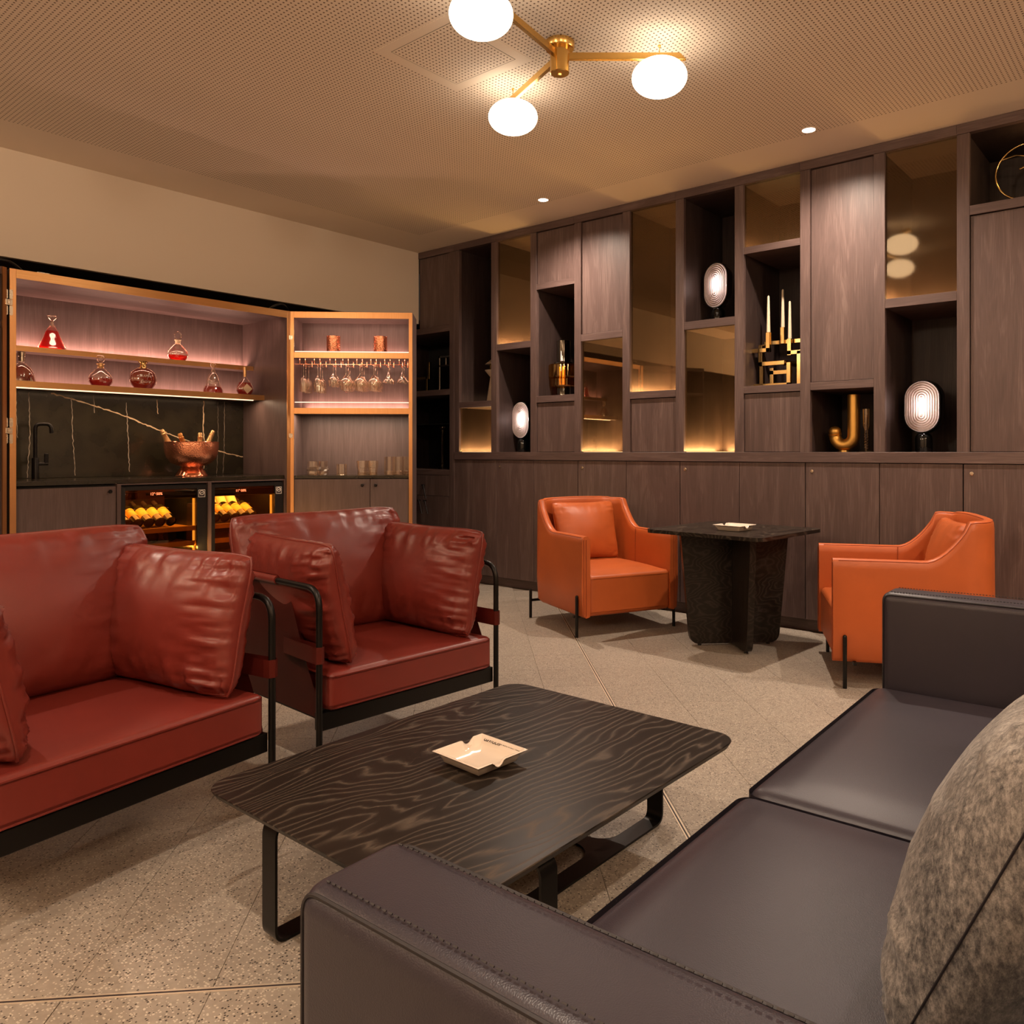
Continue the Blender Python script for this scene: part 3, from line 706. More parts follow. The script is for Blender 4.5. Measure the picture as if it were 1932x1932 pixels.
# cable arcs on top
for yc, a in ((1.66, .13), (3.60, .10)):
    bm = BM(); tube(bm, [(-5.80+.05*math.sin(PI*k/14), yc-a+2*a*k/14, ZT+.01+.055*math.sin(PI*k/14)) for k in range(15)], .009, 8); obj('cable', bm, 'black_plastic', bar, True)
obj('bracket', boxm(-5.72, -5.69, 1.83, 1.90, ZT, ZT+.012, bev=.001), 'steel', bar)
for o in set(C.objects)-before:
    if o.parent is bar:
        if o.name.startswith('hinge'): o.location = o.location - bar.location
        else: o.matrix_parent_inverse = inv
# right leaf
WL, DL = .975, .33
leaf = obj('door_leaf', (lambda bm: (box(bm, 0, WL, DL-.02, DL, .06, ZT), box(bm, 0.0, .022, .004, DL-.02, .06, ZT), box(bm, WL-.022, WL, .004, DL-.02, .06, ZT), box(bm, .022, WL-.022, .004, DL-.02, ZT-.045, ZT), bm)[-1])(BM()), 'barwood')
leaf.parent = bar; leaf.location = Vector((Xb, Y2, 0))-bar.location; leaf.rotation_euler = (0, 0, R(43.35))
def lf(name, bm, mat, **k): return obj(name, bm, mat, leaf, **k)
for a, b in ((0.001, .029), (WL-.030, WL-.001)): lf('copper_frame', boxm(a, b, -.004, .004, .06, ZT, bev=.0008), 'bronze')
lf('copper_frame', boxm(.029, WL-.030, -.003, .004, ZT-.050, ZT, bev=.0008), 'bronze')
lf('shelf', boxm(.022, WL-.022, .006, DL-.02, 1.963, 2.002), 'barwood_h'); lf('shelf_front', boxm(.029, WL-.030, -.002, .006, 1.960, 2.004), 'bronze')
lf('shelf', boxm(.022, WL-.022, .006, DL-.02, 1.512, 1.552), 'barwood_h'); lf('shelf_front', boxm(.029, WL-.030, -.002, .006, 1.509, 1.556), 'bronze')
lf('led_strip', boxm(.03, WL-.03, .022, .030, 2.010, 2.017), 'led_pink'); lf('led_strip', boxm(.03, WL-.03, .022, .030, 1.600, 1.607), 'led_pink')
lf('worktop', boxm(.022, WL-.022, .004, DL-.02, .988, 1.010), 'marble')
for x0, x1, kx in ((.03, .631, .574), (.635, WL-.032, .680)):
    lf('cupboard_door', boxm(x0, x1, .004, .022, .075, .982, bev=.001), 'barwood')
    bm = BM(); lathe(bm, [(.006, 0), (.006, .012), (.012, .016), (.013, .022), (.010, .027), (0, .028)], 18)
    bmesh.ops.rotate(bm, verts=bm.verts, matrix=Matrix.Rotation(R(90), 3, 'X')); bmesh.ops.translate(bm, verts=bm.verts, vec=(kx, .004, .932)); lf('knob', bm, 'black_metal', smooth=True)
def larea(lx, ly, z, sx, sy, p, col, rx):
    o = area((lx, ly, z), sx, sy, p, col, (rx, 0, 0)); o.parent = leaf
larea(WL/2, .27, 2.012, .86, .05, 2.6, PINK, R(180-8)); larea(WL/2, .27, 1.562, .86, .05, 4.4, PINK, R(180-8)); larea(WL/2, .03, 2.276, .86, .03, 1.3, PINK, R(35)); larea(WL/2, .03, 1.955, .86, .03, 1.6, PINK, R(35))
larea(WL/2, .05, 1.506, .86, .03, 6.0, (1, .76, .56), R(0))
# glass rack of copper wire
COLX = [.090, .206, .330, .433, .545, .657, .769, .886]
bm = BM()
edges_x = [.035]+[(a+b)/2 for a, b in zip(COLX, COLX[1:])]+[.938]
for i, c in enumerate(COLX):
    for s_ in (-1, 1):
        x = c+s_*.022
        tube(bm, [(x, .03, 1.963), (x, .03, 1.912), (x, .27, 1.912), (x, .27, 1.963)], .0022, 6)
tube(bm, [(.03, .03, 1.912), (WL-.03, .03, 1.912)], .002, 6)
lf('glass_rack', bm, 'copper_smooth')
# left leaf, mirrored, almost all of it outside the frame
leaf2 = obj('door_leaf', (lambda bm: (box(bm, -.001, WL, -DL, -DL+.02, .06, ZT), box(bm, 0, .022, -DL+.02, -.004, .06, ZT), box(bm, WL-.022, WL, -DL+.02, -.004, .06, ZT), box(bm, .022, WL-.022, -DL+.02, -.004, ZT-.045, ZT), box(bm, .022, WL-.022, -DL+.02, -.01, 1.963, 2.0), bm)[-1])(BM()), 'barwood')
leaf2.parent = bar; leaf2.location = Vector((Xb+.004, Y1-.024, 0))-bar.location; leaf2.rotation_euler = (0, 0, R(-62))
obj('copper_frame', boxm(0, .028, -.004, .004, .06, ZT), 'bronze', leaf2)

# things standing on and hanging in the right leaf
La = R(43.35)
def LW(lx, ly, z): return (Xb+lx*math.cos(La)-ly*math.sin(La), Y2+lx*math.sin(La)+ly*math.cos(La), z)
def cup(lx, lab):
    t_ = thing('copper_cup', lab, 'cup', LW(lx, .12, 2.002), 0, 'hammered copper cups')
    bm = BM(); lathe(bm, [(0, 0), (.053, 0), (.055, .004), (.055, .148), (.052, .148), (.052, .006), (0, .006)], 40); obj('body', bm, 'copper', t_, True)
    bm = BM(); tube(bm, [(.0545*math.cos(2*PI*k/40), .0545*math.sin(2*PI*k/40), .148) for k in range(40)], .0022, 6, closed=True); obj('rim', bm, 'copper_smooth', t_, True)
cup(.318, 'hammered copper cup on the left of the top leaf shelf'); cup(.70, 'hammered copper cup on the right of the top leaf shelf')
shapes = {
 'wine': [(.034, 0), (.034, -.0015), (.006, -.006), (.0035, -.012), (.0035, -.095), (.008, -.105), (.028, -.125), (.034, -.155), (.030, -.225)],
 'small': [(.033, 0), (.033, -.0015), (.006, -.006), (.0035, -.012), (.0035, -.075), (.012, -.088), (.036, -.115), (.040, -.14), (.034, -.18)],
 'balloon': [(.036, 0), (.036, -.0015), (.006, -.006), (.0035, -.012), (.0035, -.085), (.014, -.096), (.046, -.130), (.050, -.158), (.040, -.212)],
 'coupe': [(.034, 0), (.034, -.0015), (.006, -.006), (.0035, -.012), (.0035, -.060), (.010, -.075), (.022, -.105), (.044, -.128), (.047, -.148)],
}
order = ['wine', 'wine', 'small', 'balloon', 'balloon', 'balloon', 'coupe', 'coupe']; depth_n = [3, 3, 2, 3, 3, 3, 2, 2]
nm = {'wine': ('narrow wine glass', 'narrow wine glasses hanging in the rack'), 'small': ('small rounded wine glass', 'small wine glasses hanging in the rack'), 'balloon': ('wide balloon wine glass', 'balloon glasses hanging in the rack'), 'coupe': ('short flared coupe glass', 'coupe glasses hanging in the rack')}
ordn = ['first', 'second', 'third', 'fourth', 'fifth', 'sixth', 'seventh', 'last']; dpn = ['front', 'second', 'rear']
proto = {}
for i, (c, k, n) in enumerate(zip(COLX, order, depth_n)):
    for j in range(n):
        lab = '%s hanging upside down in the %s row of the rack, %s one' % (nm[k][0], ordn[i], dpn[j] if n == 3 else ['front', 'rear'][j])
        if k not in proto:
            t_ = thing('stemmed_glass', lab, 'glass', (0, 0, 0), 0, nm[k][1])
            pf = shapes[k]; bm = BM(); lathe(bm, [(r, z) for r, z in pf[:5]], 20, capb=True, capt=False); obj('stem', bm, 'crystal', t_, True)
            bm = BM(); sp = pf[4:]; dense = []
            for (r0, z0), (r1, z1) in zip(sp, sp[1:]):
                for q in range(3): dense.append((r0+(r1-r0)*q/3, z0+(z1-z0)*q/3))
            dense.append(sp[-1]); lathe(bm, dense, 24, capb=False, capt=False); obj('bowl', bm, 'crystal', t_, True, 80)
            proto[k] = t_
        else: t_ = copy_tree(proto[k])
        t_['label'] = lab; t_['group'] = nm[k][1]
        t_.location = LW(c+random.uniform(-.004, .004), .07+j*.085, 1.9165)
def tumbler(lx, ly, r, h, kind, lab, n=12):
    t_ = thing('tumbler', lab, 'glass', LW(lx, ly, 1.010), random.random(), 'tumblers on the leaf worktop')
    bm = BM(); N = n*2
    lv = {'facet': [(.85, 0), (1.0, .12), (.95, .3), (1.15, .42), (.92, .6), (.86, 1)], 'rocks': [(.92, 0), (1, .05), (1, 1)], 'paneled': [(.80, 0), (.86, .5), (.94, .52), (1.04, 1)], 'tall': [(.95, 0), (1, .04), (1, 1)]}[kind]
    rings = []
    for f_, zf in lv: rings.append([bm.verts.new((r*f_*(1+(.035 if (k % 2 and kind != 'rocks') else 0))*math.cos(2*PI*k/N), r*f_*(1+(.035 if (k % 2 and kind != 'rocks') else 0))*math.sin(2*PI*k/N), h*zf)) for k in range(N)])
    for A, B in zip(rings, rings[1:]):
        for k in range(N): bm.faces.new((A[k], A[(k+1) % N], B[(k+1) % N], B[k]))
    bm.faces.new(rings[0][::-1]); obj('wall', bm, 'crystal', t_, kind == 'rocks', 30)
    bm = BM(); lathe(bm, [(0, h*.02), (r*.82, h*.02), (r*.84, h*.2), (r*.5, h*.24), (0, h*.22)], n); obj('base', bm, 'crystal', t_)
tumbler(.150, .12, .043, .115, 'facet', 'faceted cut tumbler, leftmost on the leaf worktop'); tumbler(.232, .13, .043, .115, 'facet', 'faceted cut tumbler, second from the left on the leaf worktop')
tumbler(.385, .12, .044, .092, 'rocks', 'low plain rocks glass standing alone on the leaf worktop', 16)
tumbler(.548, .12, .042, .118, 'paneled', 'panelled tumbler just right of the low rocks glass'); tumbler(.640, .12, .042, .118, 'paneled', 'panelled tumbler just left of the tall glasses'); tumbler(.60, .22, .042, .118, 'paneled', 'panelled tumbler at the back between two front ones')
tumbler(.775, .11, .042, .152, 'tall', 'tall highball glass, leftmost of the tall ones'); tumbler(.850, .14, .042, .152, 'tall', 'tall highball glass, middle of the tall ones'); tumbler(.905, .22, .040, .152, 'tall', 'tall highball glass at the copper edge, rearmost')

# ---------------------------------------------------------------- decanters on the bar shelves
def shell(bm, prof, seg, fx, fy): return lathe(bm, prof, seg, fx, fy)
def densify(p, n=4):
    out = []
    for i in range(len(p)-1):
        a = p[max(0, i-1)]; b = p[i]; c = p[i+1]; d = p[min(len(p)-1, i+2)]
        for k in range(n):
            t_ = k/n; f_ = lambda q: .5*((2*b[q])+(-a[q]+c[q])*t_+(2*a[q]-5*b[q]+4*c[q]-d[q])*t_*t_+(-a[q]+3*b[q]-3*c[q]+d[q])*t_**3)
            out.append((max(0, f_(0)), f_(1)))
    out.append(p[-1]); return out
def decanter(name, lab, loc, prof, fill, liquid, flat, stopper, smat, group='spirit decanters on the bar shelves', neck=None, nmat='foil_gold'):
    t_ = thing(name, lab, 'decanter', loc, 0, group)
    pf = densify(prof); bm = BM(); lathe(bm, pf, 30, flat, 1); obj('body', bm, 'crystal', t_, True, 60)
    lq = [(r*.90, z) for r, z in pf if .008 < z < fill]; rr = lq[-1][0]
    bm = BM(); lathe(bm, [(0, .008)]+lq+[(rr, fill), (0, fill)], 28, flat, 1); obj('liquor', bm, liquid, t_, True, 50)
    if neck:
        bm = BM(); lathe(bm, neck, 24); obj('collar', bm, nmat, t_, True)
    if stopper:
        bm = BM(); lathe(bm, densify(stopper), 24, .8, 1); obj('stopper', bm, smat, t_, True, 60)
    return t_
bell = [(0, 0), (.092, 0), (.094, .008), (.080, .035), (.058, .085), (.044, .125), (.030, .150), (.020, .162), (.017, .17)]
mush = [(.009, .165), (.009, .20), (.016, .208), (.030, .222), (.034, .235), (.030, .243), (0, .245)]
ZU, ZL = 1.918, 1.668
decanter('decanter', 'bell-shaped decanter full of dark red spirit, left on upper shelf', (-6.235, 2.097, ZU), bell, .135, 'liquid_red', .55, mush, 'clear_glass', neck=[(.017, .165), (.019, .17), (.019, .174), (.011, .178), (.011, .2)], nmat='clear_glass')
rnd_ = [(0, 0), (.050, 0), (.056, .004), (.082, .040), (.078, .075), (.050, .110), (.026, .132), (.018, .140), (.016, .165)]
d2 = decanter('decanter', 'round flask with ring stopper, a third full, right on upper shelf', (-6.235, 2.986, ZU), rnd_, .048, 'liquid_red', .5, None, 'clear_glass', neck=[(.018, .138), (.020, .142), (.019, .160), (.025, .163), (.025, .168), (.010, .168)], nmat='label_cream')
bm = BM(); tube(bm, [(0, .026*math.cos(2*PI*k/24), .200+.030*math.sin(2*PI*k/24)) for k in range(24)], .006, 8, closed=True); obj('stopper', bm, 'clear_glass', d2, True)
d3 = decanter('decanter', 'wide dark brandy bottle with pale arched label beside the left frame', (-6.09, 1.865, ZL), [(0, 0), (.080, 0), (.084, .004), (.078, .045), (.062, .085), (.036, .115), (.018, .128), (.016, .14)], .105, 'liquid_amber', .5, None, 'gold', neck=[(.019, .138), (.020, .17), (.022, .172), (.024, .20), (.020, .205), (0, .205)], nmat='steel')
bm = BM(); pts = [(.060*math.cos(PI*k/14), .004+.042*math.sin(PI*k/14)) for k in range(15)]
vs = [bm.verts.new((.044-.010*abs(p[0])/.06-.012*(p[1]/.05), p[0], p[1])) for p in pts]; bm.faces.new(vs); obj('label', bm, 'label_cream', d3)
d4 = decanter('decanter', 'round clear decanter with ball stopper, half full, on lower shelf', (-6.10, 2.364, ZL), rnd_, .062, 'liquid_red', .5, [(.008, .165), (.010, .175), (.024, .188), (.030, .205), (.024, .224), (0, .232)], 'clear_glass', neck=[(.018, .136), (.022, .142), (.020, .160), (.028, .163), (.028, .168), (.010, .168)], nmat='foil_gold')
d5 = decanter('decanter', 'flat disc-shaped bottle of amber brandy with gold collar, mid lower shelf', (-6.10, 2.661, ZL), [(0, 0), (.055, 0), (.062, .004), (.095, .05), (.099, .085), (.085, .125), (.052, .152), (.022, .164), (.018, .17)], .148, 'liquid_amber', .38, None, 'gold', neck=[(.030, .155), (.024, .165), (.023, .195), (.032, .198), (.034, .205), (.030, .210), (0, .210)], nmat='gold')
text_mesh('lettering', 'FRAPIN', .026, 'white_print', d5, (.036, 0, .098), (R(90), 0, R(90))); text_mesh('lettering', 'Extra', .034, 'white_print', d5, (.036, 0, .058), (R(90), 0, R(90)), .3)
text_mesh('lettering', '24', .018, 'white_print', d4, (.043, .01, .034), (R(90), 0, R(90)))
decanter('decanter', 'waisted bell decanter a third full, right of centre on lower shelf', (-6.10, 3.205, ZL), [(0, 0), (.080, 0), (.083, .010), (.078, .035), (.058, .075), (.054, .10), (.036, .145), (.018, .170), (.015, .18)], .055, 'liquid_red', .55, [(.012, .18), (.013, .20), (.024, .222), (.026, .236), (.015, .245), (0, .246)], 'clear_glass', neck=[(.018, .176), (.019, .182), (.016, .186), (.016, .200)], nmat='clear_glass')
d7 = decanter('decanter', 'long-necked teardrop bottle with diamond label at the shelf end', (-6.10, 3.479, ZL), [(0, 0), (.045, 0), (.052, .004), (.074, .045), (.064, .085), (.034, .125), (.014, .150), (.011, .175)], .105, 'liquid_red', .5, None, 'gold', neck=[(.0125, .155), (.0135, .225), (.012, .235), (0, .236)], nmat='foil_gold')
bm = BM(); vs = [bm.verts.new(p) for p in ((.041, -.042, .055), (.034, 0, .012), (.041, .042, .055), (.026, 0, .098))]
for i in (0,): bm.faces.new((vs[0], vs[1], vs[2], vs[3]))
o = obj('label', bm, 'label_cream', d7); o.location = (.004, 0, 0)
text_mesh('lettering', 'XO', .013, 'white_print', bpy.data.objects['decanter'], (.050, 0, .085), (R(90), 0, R(90)))

# tap
t_ = thing('tap', 'matt black swivel tap on the left of the bar worktop', 'tap', (-6.15, 1.965, 1.015), 0)
bm = BM(); lathe(bm, [(0, 0), (.022, 0), (.022, .14), (.020, .145), (0, .146)], 20); obj('body', bm, 'black_metal', t_, True)
bm = BM(); tube(bm, round_path([(0, 0, .14), (0, 0, .378), (.03, .085, .378), (.03, .09, .315)], .035), .0125, 12); obj('spout', bm, 'black_metal', t_, True)
bm = BM(); tube(bm, [(.0, .01, .105), (.01, .075, .105)], .011, 10); box(bm, .003, .018, .052, .076, .105, .175, bev=.002); obj('lever', bm, 'black_metal', t_)
# bowl
t_ = thing('champagne_bowl', 'hammered copper footed bowl cooling champagne on the bar worktop', 'bowl', (-6.02, 2.99, 1.015))
bm = BM(); lathe(bm, densify([(.112, 0), (.118, .004), (.104, .030), (.080, .066), (.076, .078)], 4), 40, capb=True, capt=True); obj('foot', bm, 'copper_smooth', t_, True)
bm = BM(); lathe(bm, densify([(.05, .074), (.10, .082), (.148, .108), (.180, .150), (.193, .205), (.196, .262)], 4)+[(.190, .262)]+densify([(.187, .205), (.174, .152), (.142, .114), (.095, .09), (.0, .085)], 4), 48, capb=True, capt=False); obj('bowl', bm, 'copper', t_, True)
bm = BM(); tube(bm, [(.195*math.cos(2*PI*k/48), .195*math.sin(2*PI*k/48), .262) for k in range(48)], .004, 8, closed=True); obj('rim', bm, 'copper_smooth', t_, True)
champ = [(-.115, -.06, -28, 'foil_gold', 'gold-foiled champagne bottle leaning left in the copper bowl', .19), (-.04, .035, -22, 'foil_orange', 'orange-foiled champagne bottle, second from left in the copper bowl', .155), (.05, .02, 3, 'foil_gold', 'nearly upright gold-foiled champagne bottle in the copper bowl', .150), (.115, -.03, 24, 'foil_gold', 'gold-foiled champagne bottle leaning right in the copper bowl', .185)]
for dy, dx, ang, fm, lab, zz in champ:
    b_ = thing('champagne_bottle', lab, 'bottle', (-6.02+dx, 2.99+dy, 1.015+zz), 0, 'champagne bottles in the copper bowl'); b_.rotation_euler = (R(-ang), 0, 0)
    bm = BM(); lathe(bm, densify([(.036, -.06), (.040, -.02), (.036, .02), (.018, .07), (.015, .09)], 3), 20); obj('glass', bm, 'bottle_green', b_, True)
    bm = BM(); lathe(bm, [(.036, .02), (.030, .05), (.022, .085), (.0185, .12), (.018, .145), (.019, .147), (.019, .155), (.016, .158), (.017, .178), (.012, .186), (0, .187)], 20, capb=False); obj('foil', bm, fm, b_, True)

# ---------------------------------------------------------------- wine coolers
def cooler(y0, y1, lab, disp, first):
    t_ = thing('wine_cooler', lab, 'wine cooler', (-5.72, (y0+y1)/2, .08), 0, 'wine coolers under the bar')
    x1 = -5.70; X0 = -6.25; oy = (y0+y1)/2
    before = set(C.objects); inv = Matrix.Translation(t_.location).inverted()
    bm = BM(); box(bm, X0, x1, y0, y0+.035, .08, .965); box(bm, X0, x1, y1-.065, y1, .08, .965); box(bm, X0, x1, y0+.035, y1-.065, .925, .965); box(bm, X0, x1, y0+.035, y1-.065, .08, .13); box(bm, X0, X0+.02, y0+.035, y1-.065, .13, .925)
    obj('casing', bm, 'black_plastic', t_)
    bm = BM(); box(bm, x1, x1+.02, y0, y0+.03, .10, .960, bev=.002); box(bm, x1, x1+.02, y1-.075, y1, .10, .960, bev=.002); box(bm, x1, x1+.02, y0+.03, y1-.075, .935, .960); box(bm, x1, x1+.02, y0+.03, y1-.075, .10, .14)
    dr = obj('door_frame', bm, 'black_plastic', t_)
    obj('glass_pane', boxm(x1+.006, x1+.012, y0+.03, y1-.075, .14, .935), 'fridge_glass', dr)
    obj('led_strip', boxm(x1-.05, x1-.035, y1-.078, y1-.068, .16, .86), 'amber_led', t_)
    obj('control_panel', boxm(x1-.10, x1-.005, y0+.036, y1-.066, .868, .918, bev=.004), 'black_plastic', t_)
    yd = y0+.24
    text_mesh('display', disp, .026, 'display', dr, (x1+.0155, yd, .905), (R(90), 0, R(90)), 0, .0004)
    lg = obj('logo_plate', boxm(x1+.0205, x1+.022, y1-.068, y1-.018, .868, .925), 'ink', dr)
    bm = BM(); tube(bm, [(x1+.0225, y1-.043+.017*math.cos(2*PI*k/20), .902+.015*math.sin(2*PI*k/20)) for k in range(20)], .0022, 6, closed=True)
    tube(bm, [(x1+.0225, y1-.055, .898), (x1+.0225, y1-.031, .906)], .002, 6)
    for z in (.8705, .9225): box(bm, x1+.0222, x1+.0228, y1-.067, y1-.019, z-.0012, z+.0012)
    for y in (y1-.067, y1-.019): box(bm, x1+.0222, x1+.0228, y-.0012, y+.0012, .870, .923)
    obj('logo', bm, 'white_print', dr)
    for z in ((.655, .545, .40) if first else (.655, .545, .40)):
        obj('shelf', boxm(X0+.02, x1-.03, y0+.036, y1-.066, z-.012, z-.004), 'light_wood', t_)
        obj('shelf_front', boxm(x1-.030, x1-.012, y0+.036, y1-.067, z-.030, z+.006, bev=.003), 'light_wood', t_)
    for o in set(C.objects)-before:
        if o.parent is t_: o.matrix_parent_inverse = inv
    area((x1-.18, (y0+y1)/2-.015, .915), .20, .42, 5.0, (1, .56, .18), (0, 0, 0))
    area((x1-.03, y1-.085, .50), .015, .7, 3.0, (1, .50, .12), (0, R(90), R(-90)))
cooler(2.330, 2.940, 'left wine cooler under the bar with a row of yellow labels', '12°\u00b750%', True)
cooler(2.970, 3.572, 'right wine cooler under the bar, half hidden by the sofa back', '11°\u00b750%', False)
def bottle_parts(t_, lab_mat, collar):
    bm = BM(); lathe(bm, densify([(.0, 0), (.034, 0), (.037, .006), (.037, .18), (.034, .20), (.018, .235), (.0145, .25), (.0145, .27)], 3), 20); obj('glass', bm, 'bottle_green', t_, True, 50)
    bm = BM(); lathe(bm, [(.0378, .055), (.0378, .155)], 20, capb=False, capt=False); obj('label', bm, lab_mat, t_, True)
    bm = BM(); lathe(bm, [(.0155, .245), (.0155, .30), (.016, .305), (0, .306)], 16, capb=False); obj('capsule', bm, 'ink' if not collar else 'label_cream', t_, True)
wb = None
for i in range(5):
    if wb is None:
        b_ = thing('wine_bottle', '', 'bottle'); bottle_parts(b_, 'label_yellow', False); wb = b_
        text_mesh('lettering', 'Penfolds', .020, 'display' if False else 'ink', b_, (.0, -.0382, .135), (R(90), 0, 0), .3)
    else: b_ = copy_tree(wb)
    b_['label'] = 'yellow-labelled wine bottle lying in left cooler, %s from the left' % ['first', 'second', 'third', 'fourth', 'fifth'][i]
    b_['group'] = 'bottles in the left wine cooler'; b_.location = (-5.785, 2.405+i*.0785, .700); b_.rotation_euler = (0, R(-62), 0)
    b_.rotation_euler = (Matrix.Rotation(R(-66), 4, 'Y') @ Matrix.Rotation(R(90), 4, 'Z')).to_euler()
for i in range(2):
    b_ = copy_tree(wb); b_['label'] = 'bottle lying base outwards on the low shelf of left cooler, %s one' % ['left', 'right'][i]
    b_['group'] = 'bottles in the left wine cooler'; b_.location = (-5.80, 2.60+i*.13, .590); b_.rotation_euler = (0, R(-90), 0)
w2 = None
for i in range(5):
    b_ = copy_tree(wb); b_['label'] = 'cream-labelled wine bottle lying in right cooler, %s from the left' % ['first', 'second', 'third', 'fourth', 'fifth'][i]
    b_['group'] = 'front bottles in the right wine cooler'; b_.location = (-5.785, 3.055+i*.0785, .700); b_.rotation_euler = (Matrix.Rotation(R(-66), 4, 'Y') @ Matrix.Rotation(R(90), 4, 'Z')).to_euler()
wc = None
for i in range(3):
    if wc is None: b_ = thing('wine_bottle', '', 'bottle'); bottle_parts(b_, 'label_cream', True); wc = b_
    else: b_ = copy_tree(wc)
    b_['label'] = 'dark bottle behind the front row in right cooler, %s of three' % ['left', 'middle', 'right'][i]
    b_['group'] = 'rear bottles in the right wine cooler'; b_.location = (-5.93, 3.13+i*.085, .735); b_.rotation_euler = (0, R(-40), 0)

# ---------------------------------------------------------------- soft furniture helpers
def nz(x, y, z): return noise.noise(Vector((x, y, z)))
def pillow(w_, h_, th, seed=0, wr=.008, n=44, pinch=.035, crown=.42, full=1.0, dent=0, rnd=.055):
    """square leather cushion in its own frame: x width, z height, y thickness; returns bmesh and its seam loop"""
    bm = BM(); grid = {}
    def pos(a, b, s):
        u, v = math.sin(a*PI/2), math.sin(b*PI/2)
        rc_ = 1-rnd*(abs(u)*abs(v))**5
        ex = w_/2*u*(1-pinch*(1-v*v)**1.5)*rc_; ez = h_/2*v*(1-pinch*(1-u*u)**1.5)*rc_
        k = max(0, (1-u*u)*(1-v*v)); t_ = th/2*(k**crown)
        mu, mv = abs(u)**3*(1-u*u)**.5*1.6, abs(v)**3*(1-v*v)**.5*1.6
        wv = nz(seed+u*1.3, v*8+seed, s*3.1)+.7*(abs(nz(seed*2+u*2.5, v*15, s*1.7))*2-.5)
        wh = nz(u*8+seed*3, seed+v*1.3, s*2.3)+.7*(abs(nz(u*15, v*2.5+seed, s*1.1))*2-.5)
        d = wr*(mu*wv*1.5+mv*wh*1.5)*full + wr*.35*nz(u*2+seed, v*2, s)*k
        d -= dent*math.exp(-((u-.1)**2+(v+.1)**2)*4)
        return Vector((ex, s*(t_+d*(1 if k > 0 else 0)), ez))
    seam = []
    for s in (1, -1):
        for i in range(n+1):
            for j in range(n+1):
                a, b = -1+2*i/n, -1+2*j/n
                if s == -1 and (i in (0, n) or j in (0, n)): grid[(s, i, j)] = grid[(1, i, j)]; continue
                grid[(s, i, j)] = bm.verts.new(pos(a, b, s))
        for i in range(n):
            for j in range(n):
                q = (grid[(s, i, j)], grid[(s, i+1, j)], grid[(s, i+1, j+1)], grid[(s, i, j+1)])
                bm.faces.new(q if s == -1 else q[::-1])
    loop = [(i, 0) for i in range(n)]+[(n, j) for j in range(n)]+[(i, n) for i in range(n, 0, -1)]+[(0, j) for j in range(n, 0, -1)]
    seam = [grid[(1, i, j)].co.copy() for i, j in loop]
    return bm, seam
def put_pillow(par, name, w_, h_, th, M4, mat, seed, pipe=None, piper=.0045, **k):
    bm, seam = pillow(w_, h_, th, seed, **k)
    bmesh.ops.transform(bm, matrix=M4, verts=bm.verts)
    o = obj(name, bm, mat, par, True, 80)
    bm = BM(); tube(bm, [M4 @ p for p in seam], piper, 6, closed=True); obj('piping', bm, pipe or mat, o, True, 80)
    return o
def rbox(x0, x1, y0, y1, z0, z1, r, seg=5, crown=0, cuts=10):
    bm = BM(); box(bm, x0, x1, y0, y1, z0, z1)
    if crown:
        bmesh.ops.subdivide_edges(bm, edges=bm.edges[:], cuts=cuts, use_grid_fill=True)
        for v in bm.verts:
            if v.co.z > z1-1e-4:
                u = (v.co.x-(x0+x1)/2)/((x1-x0)/2); q = (v.co.y-(y0+y1)/2)/((y1-y0)/2)
                v.co.z += crown*max(0, (1-u**4))*max(0, (1-q**4))
        es = [e for e in bm.edges if len(e.link_faces) == 2 and e.calc_face_angle(0) > R(55)]
    else: es = bm.edges[:]
    bmesh.ops.bevel(bm, geom=es, offset=r, segments=seg, profile=.5, affect='EDGES')
    return bm
def rect_loop(x0, x1, y0, y1, z, r): return [(a, b, z) for a, b in rrect(x0, x1, y0, y1, r, 6)]

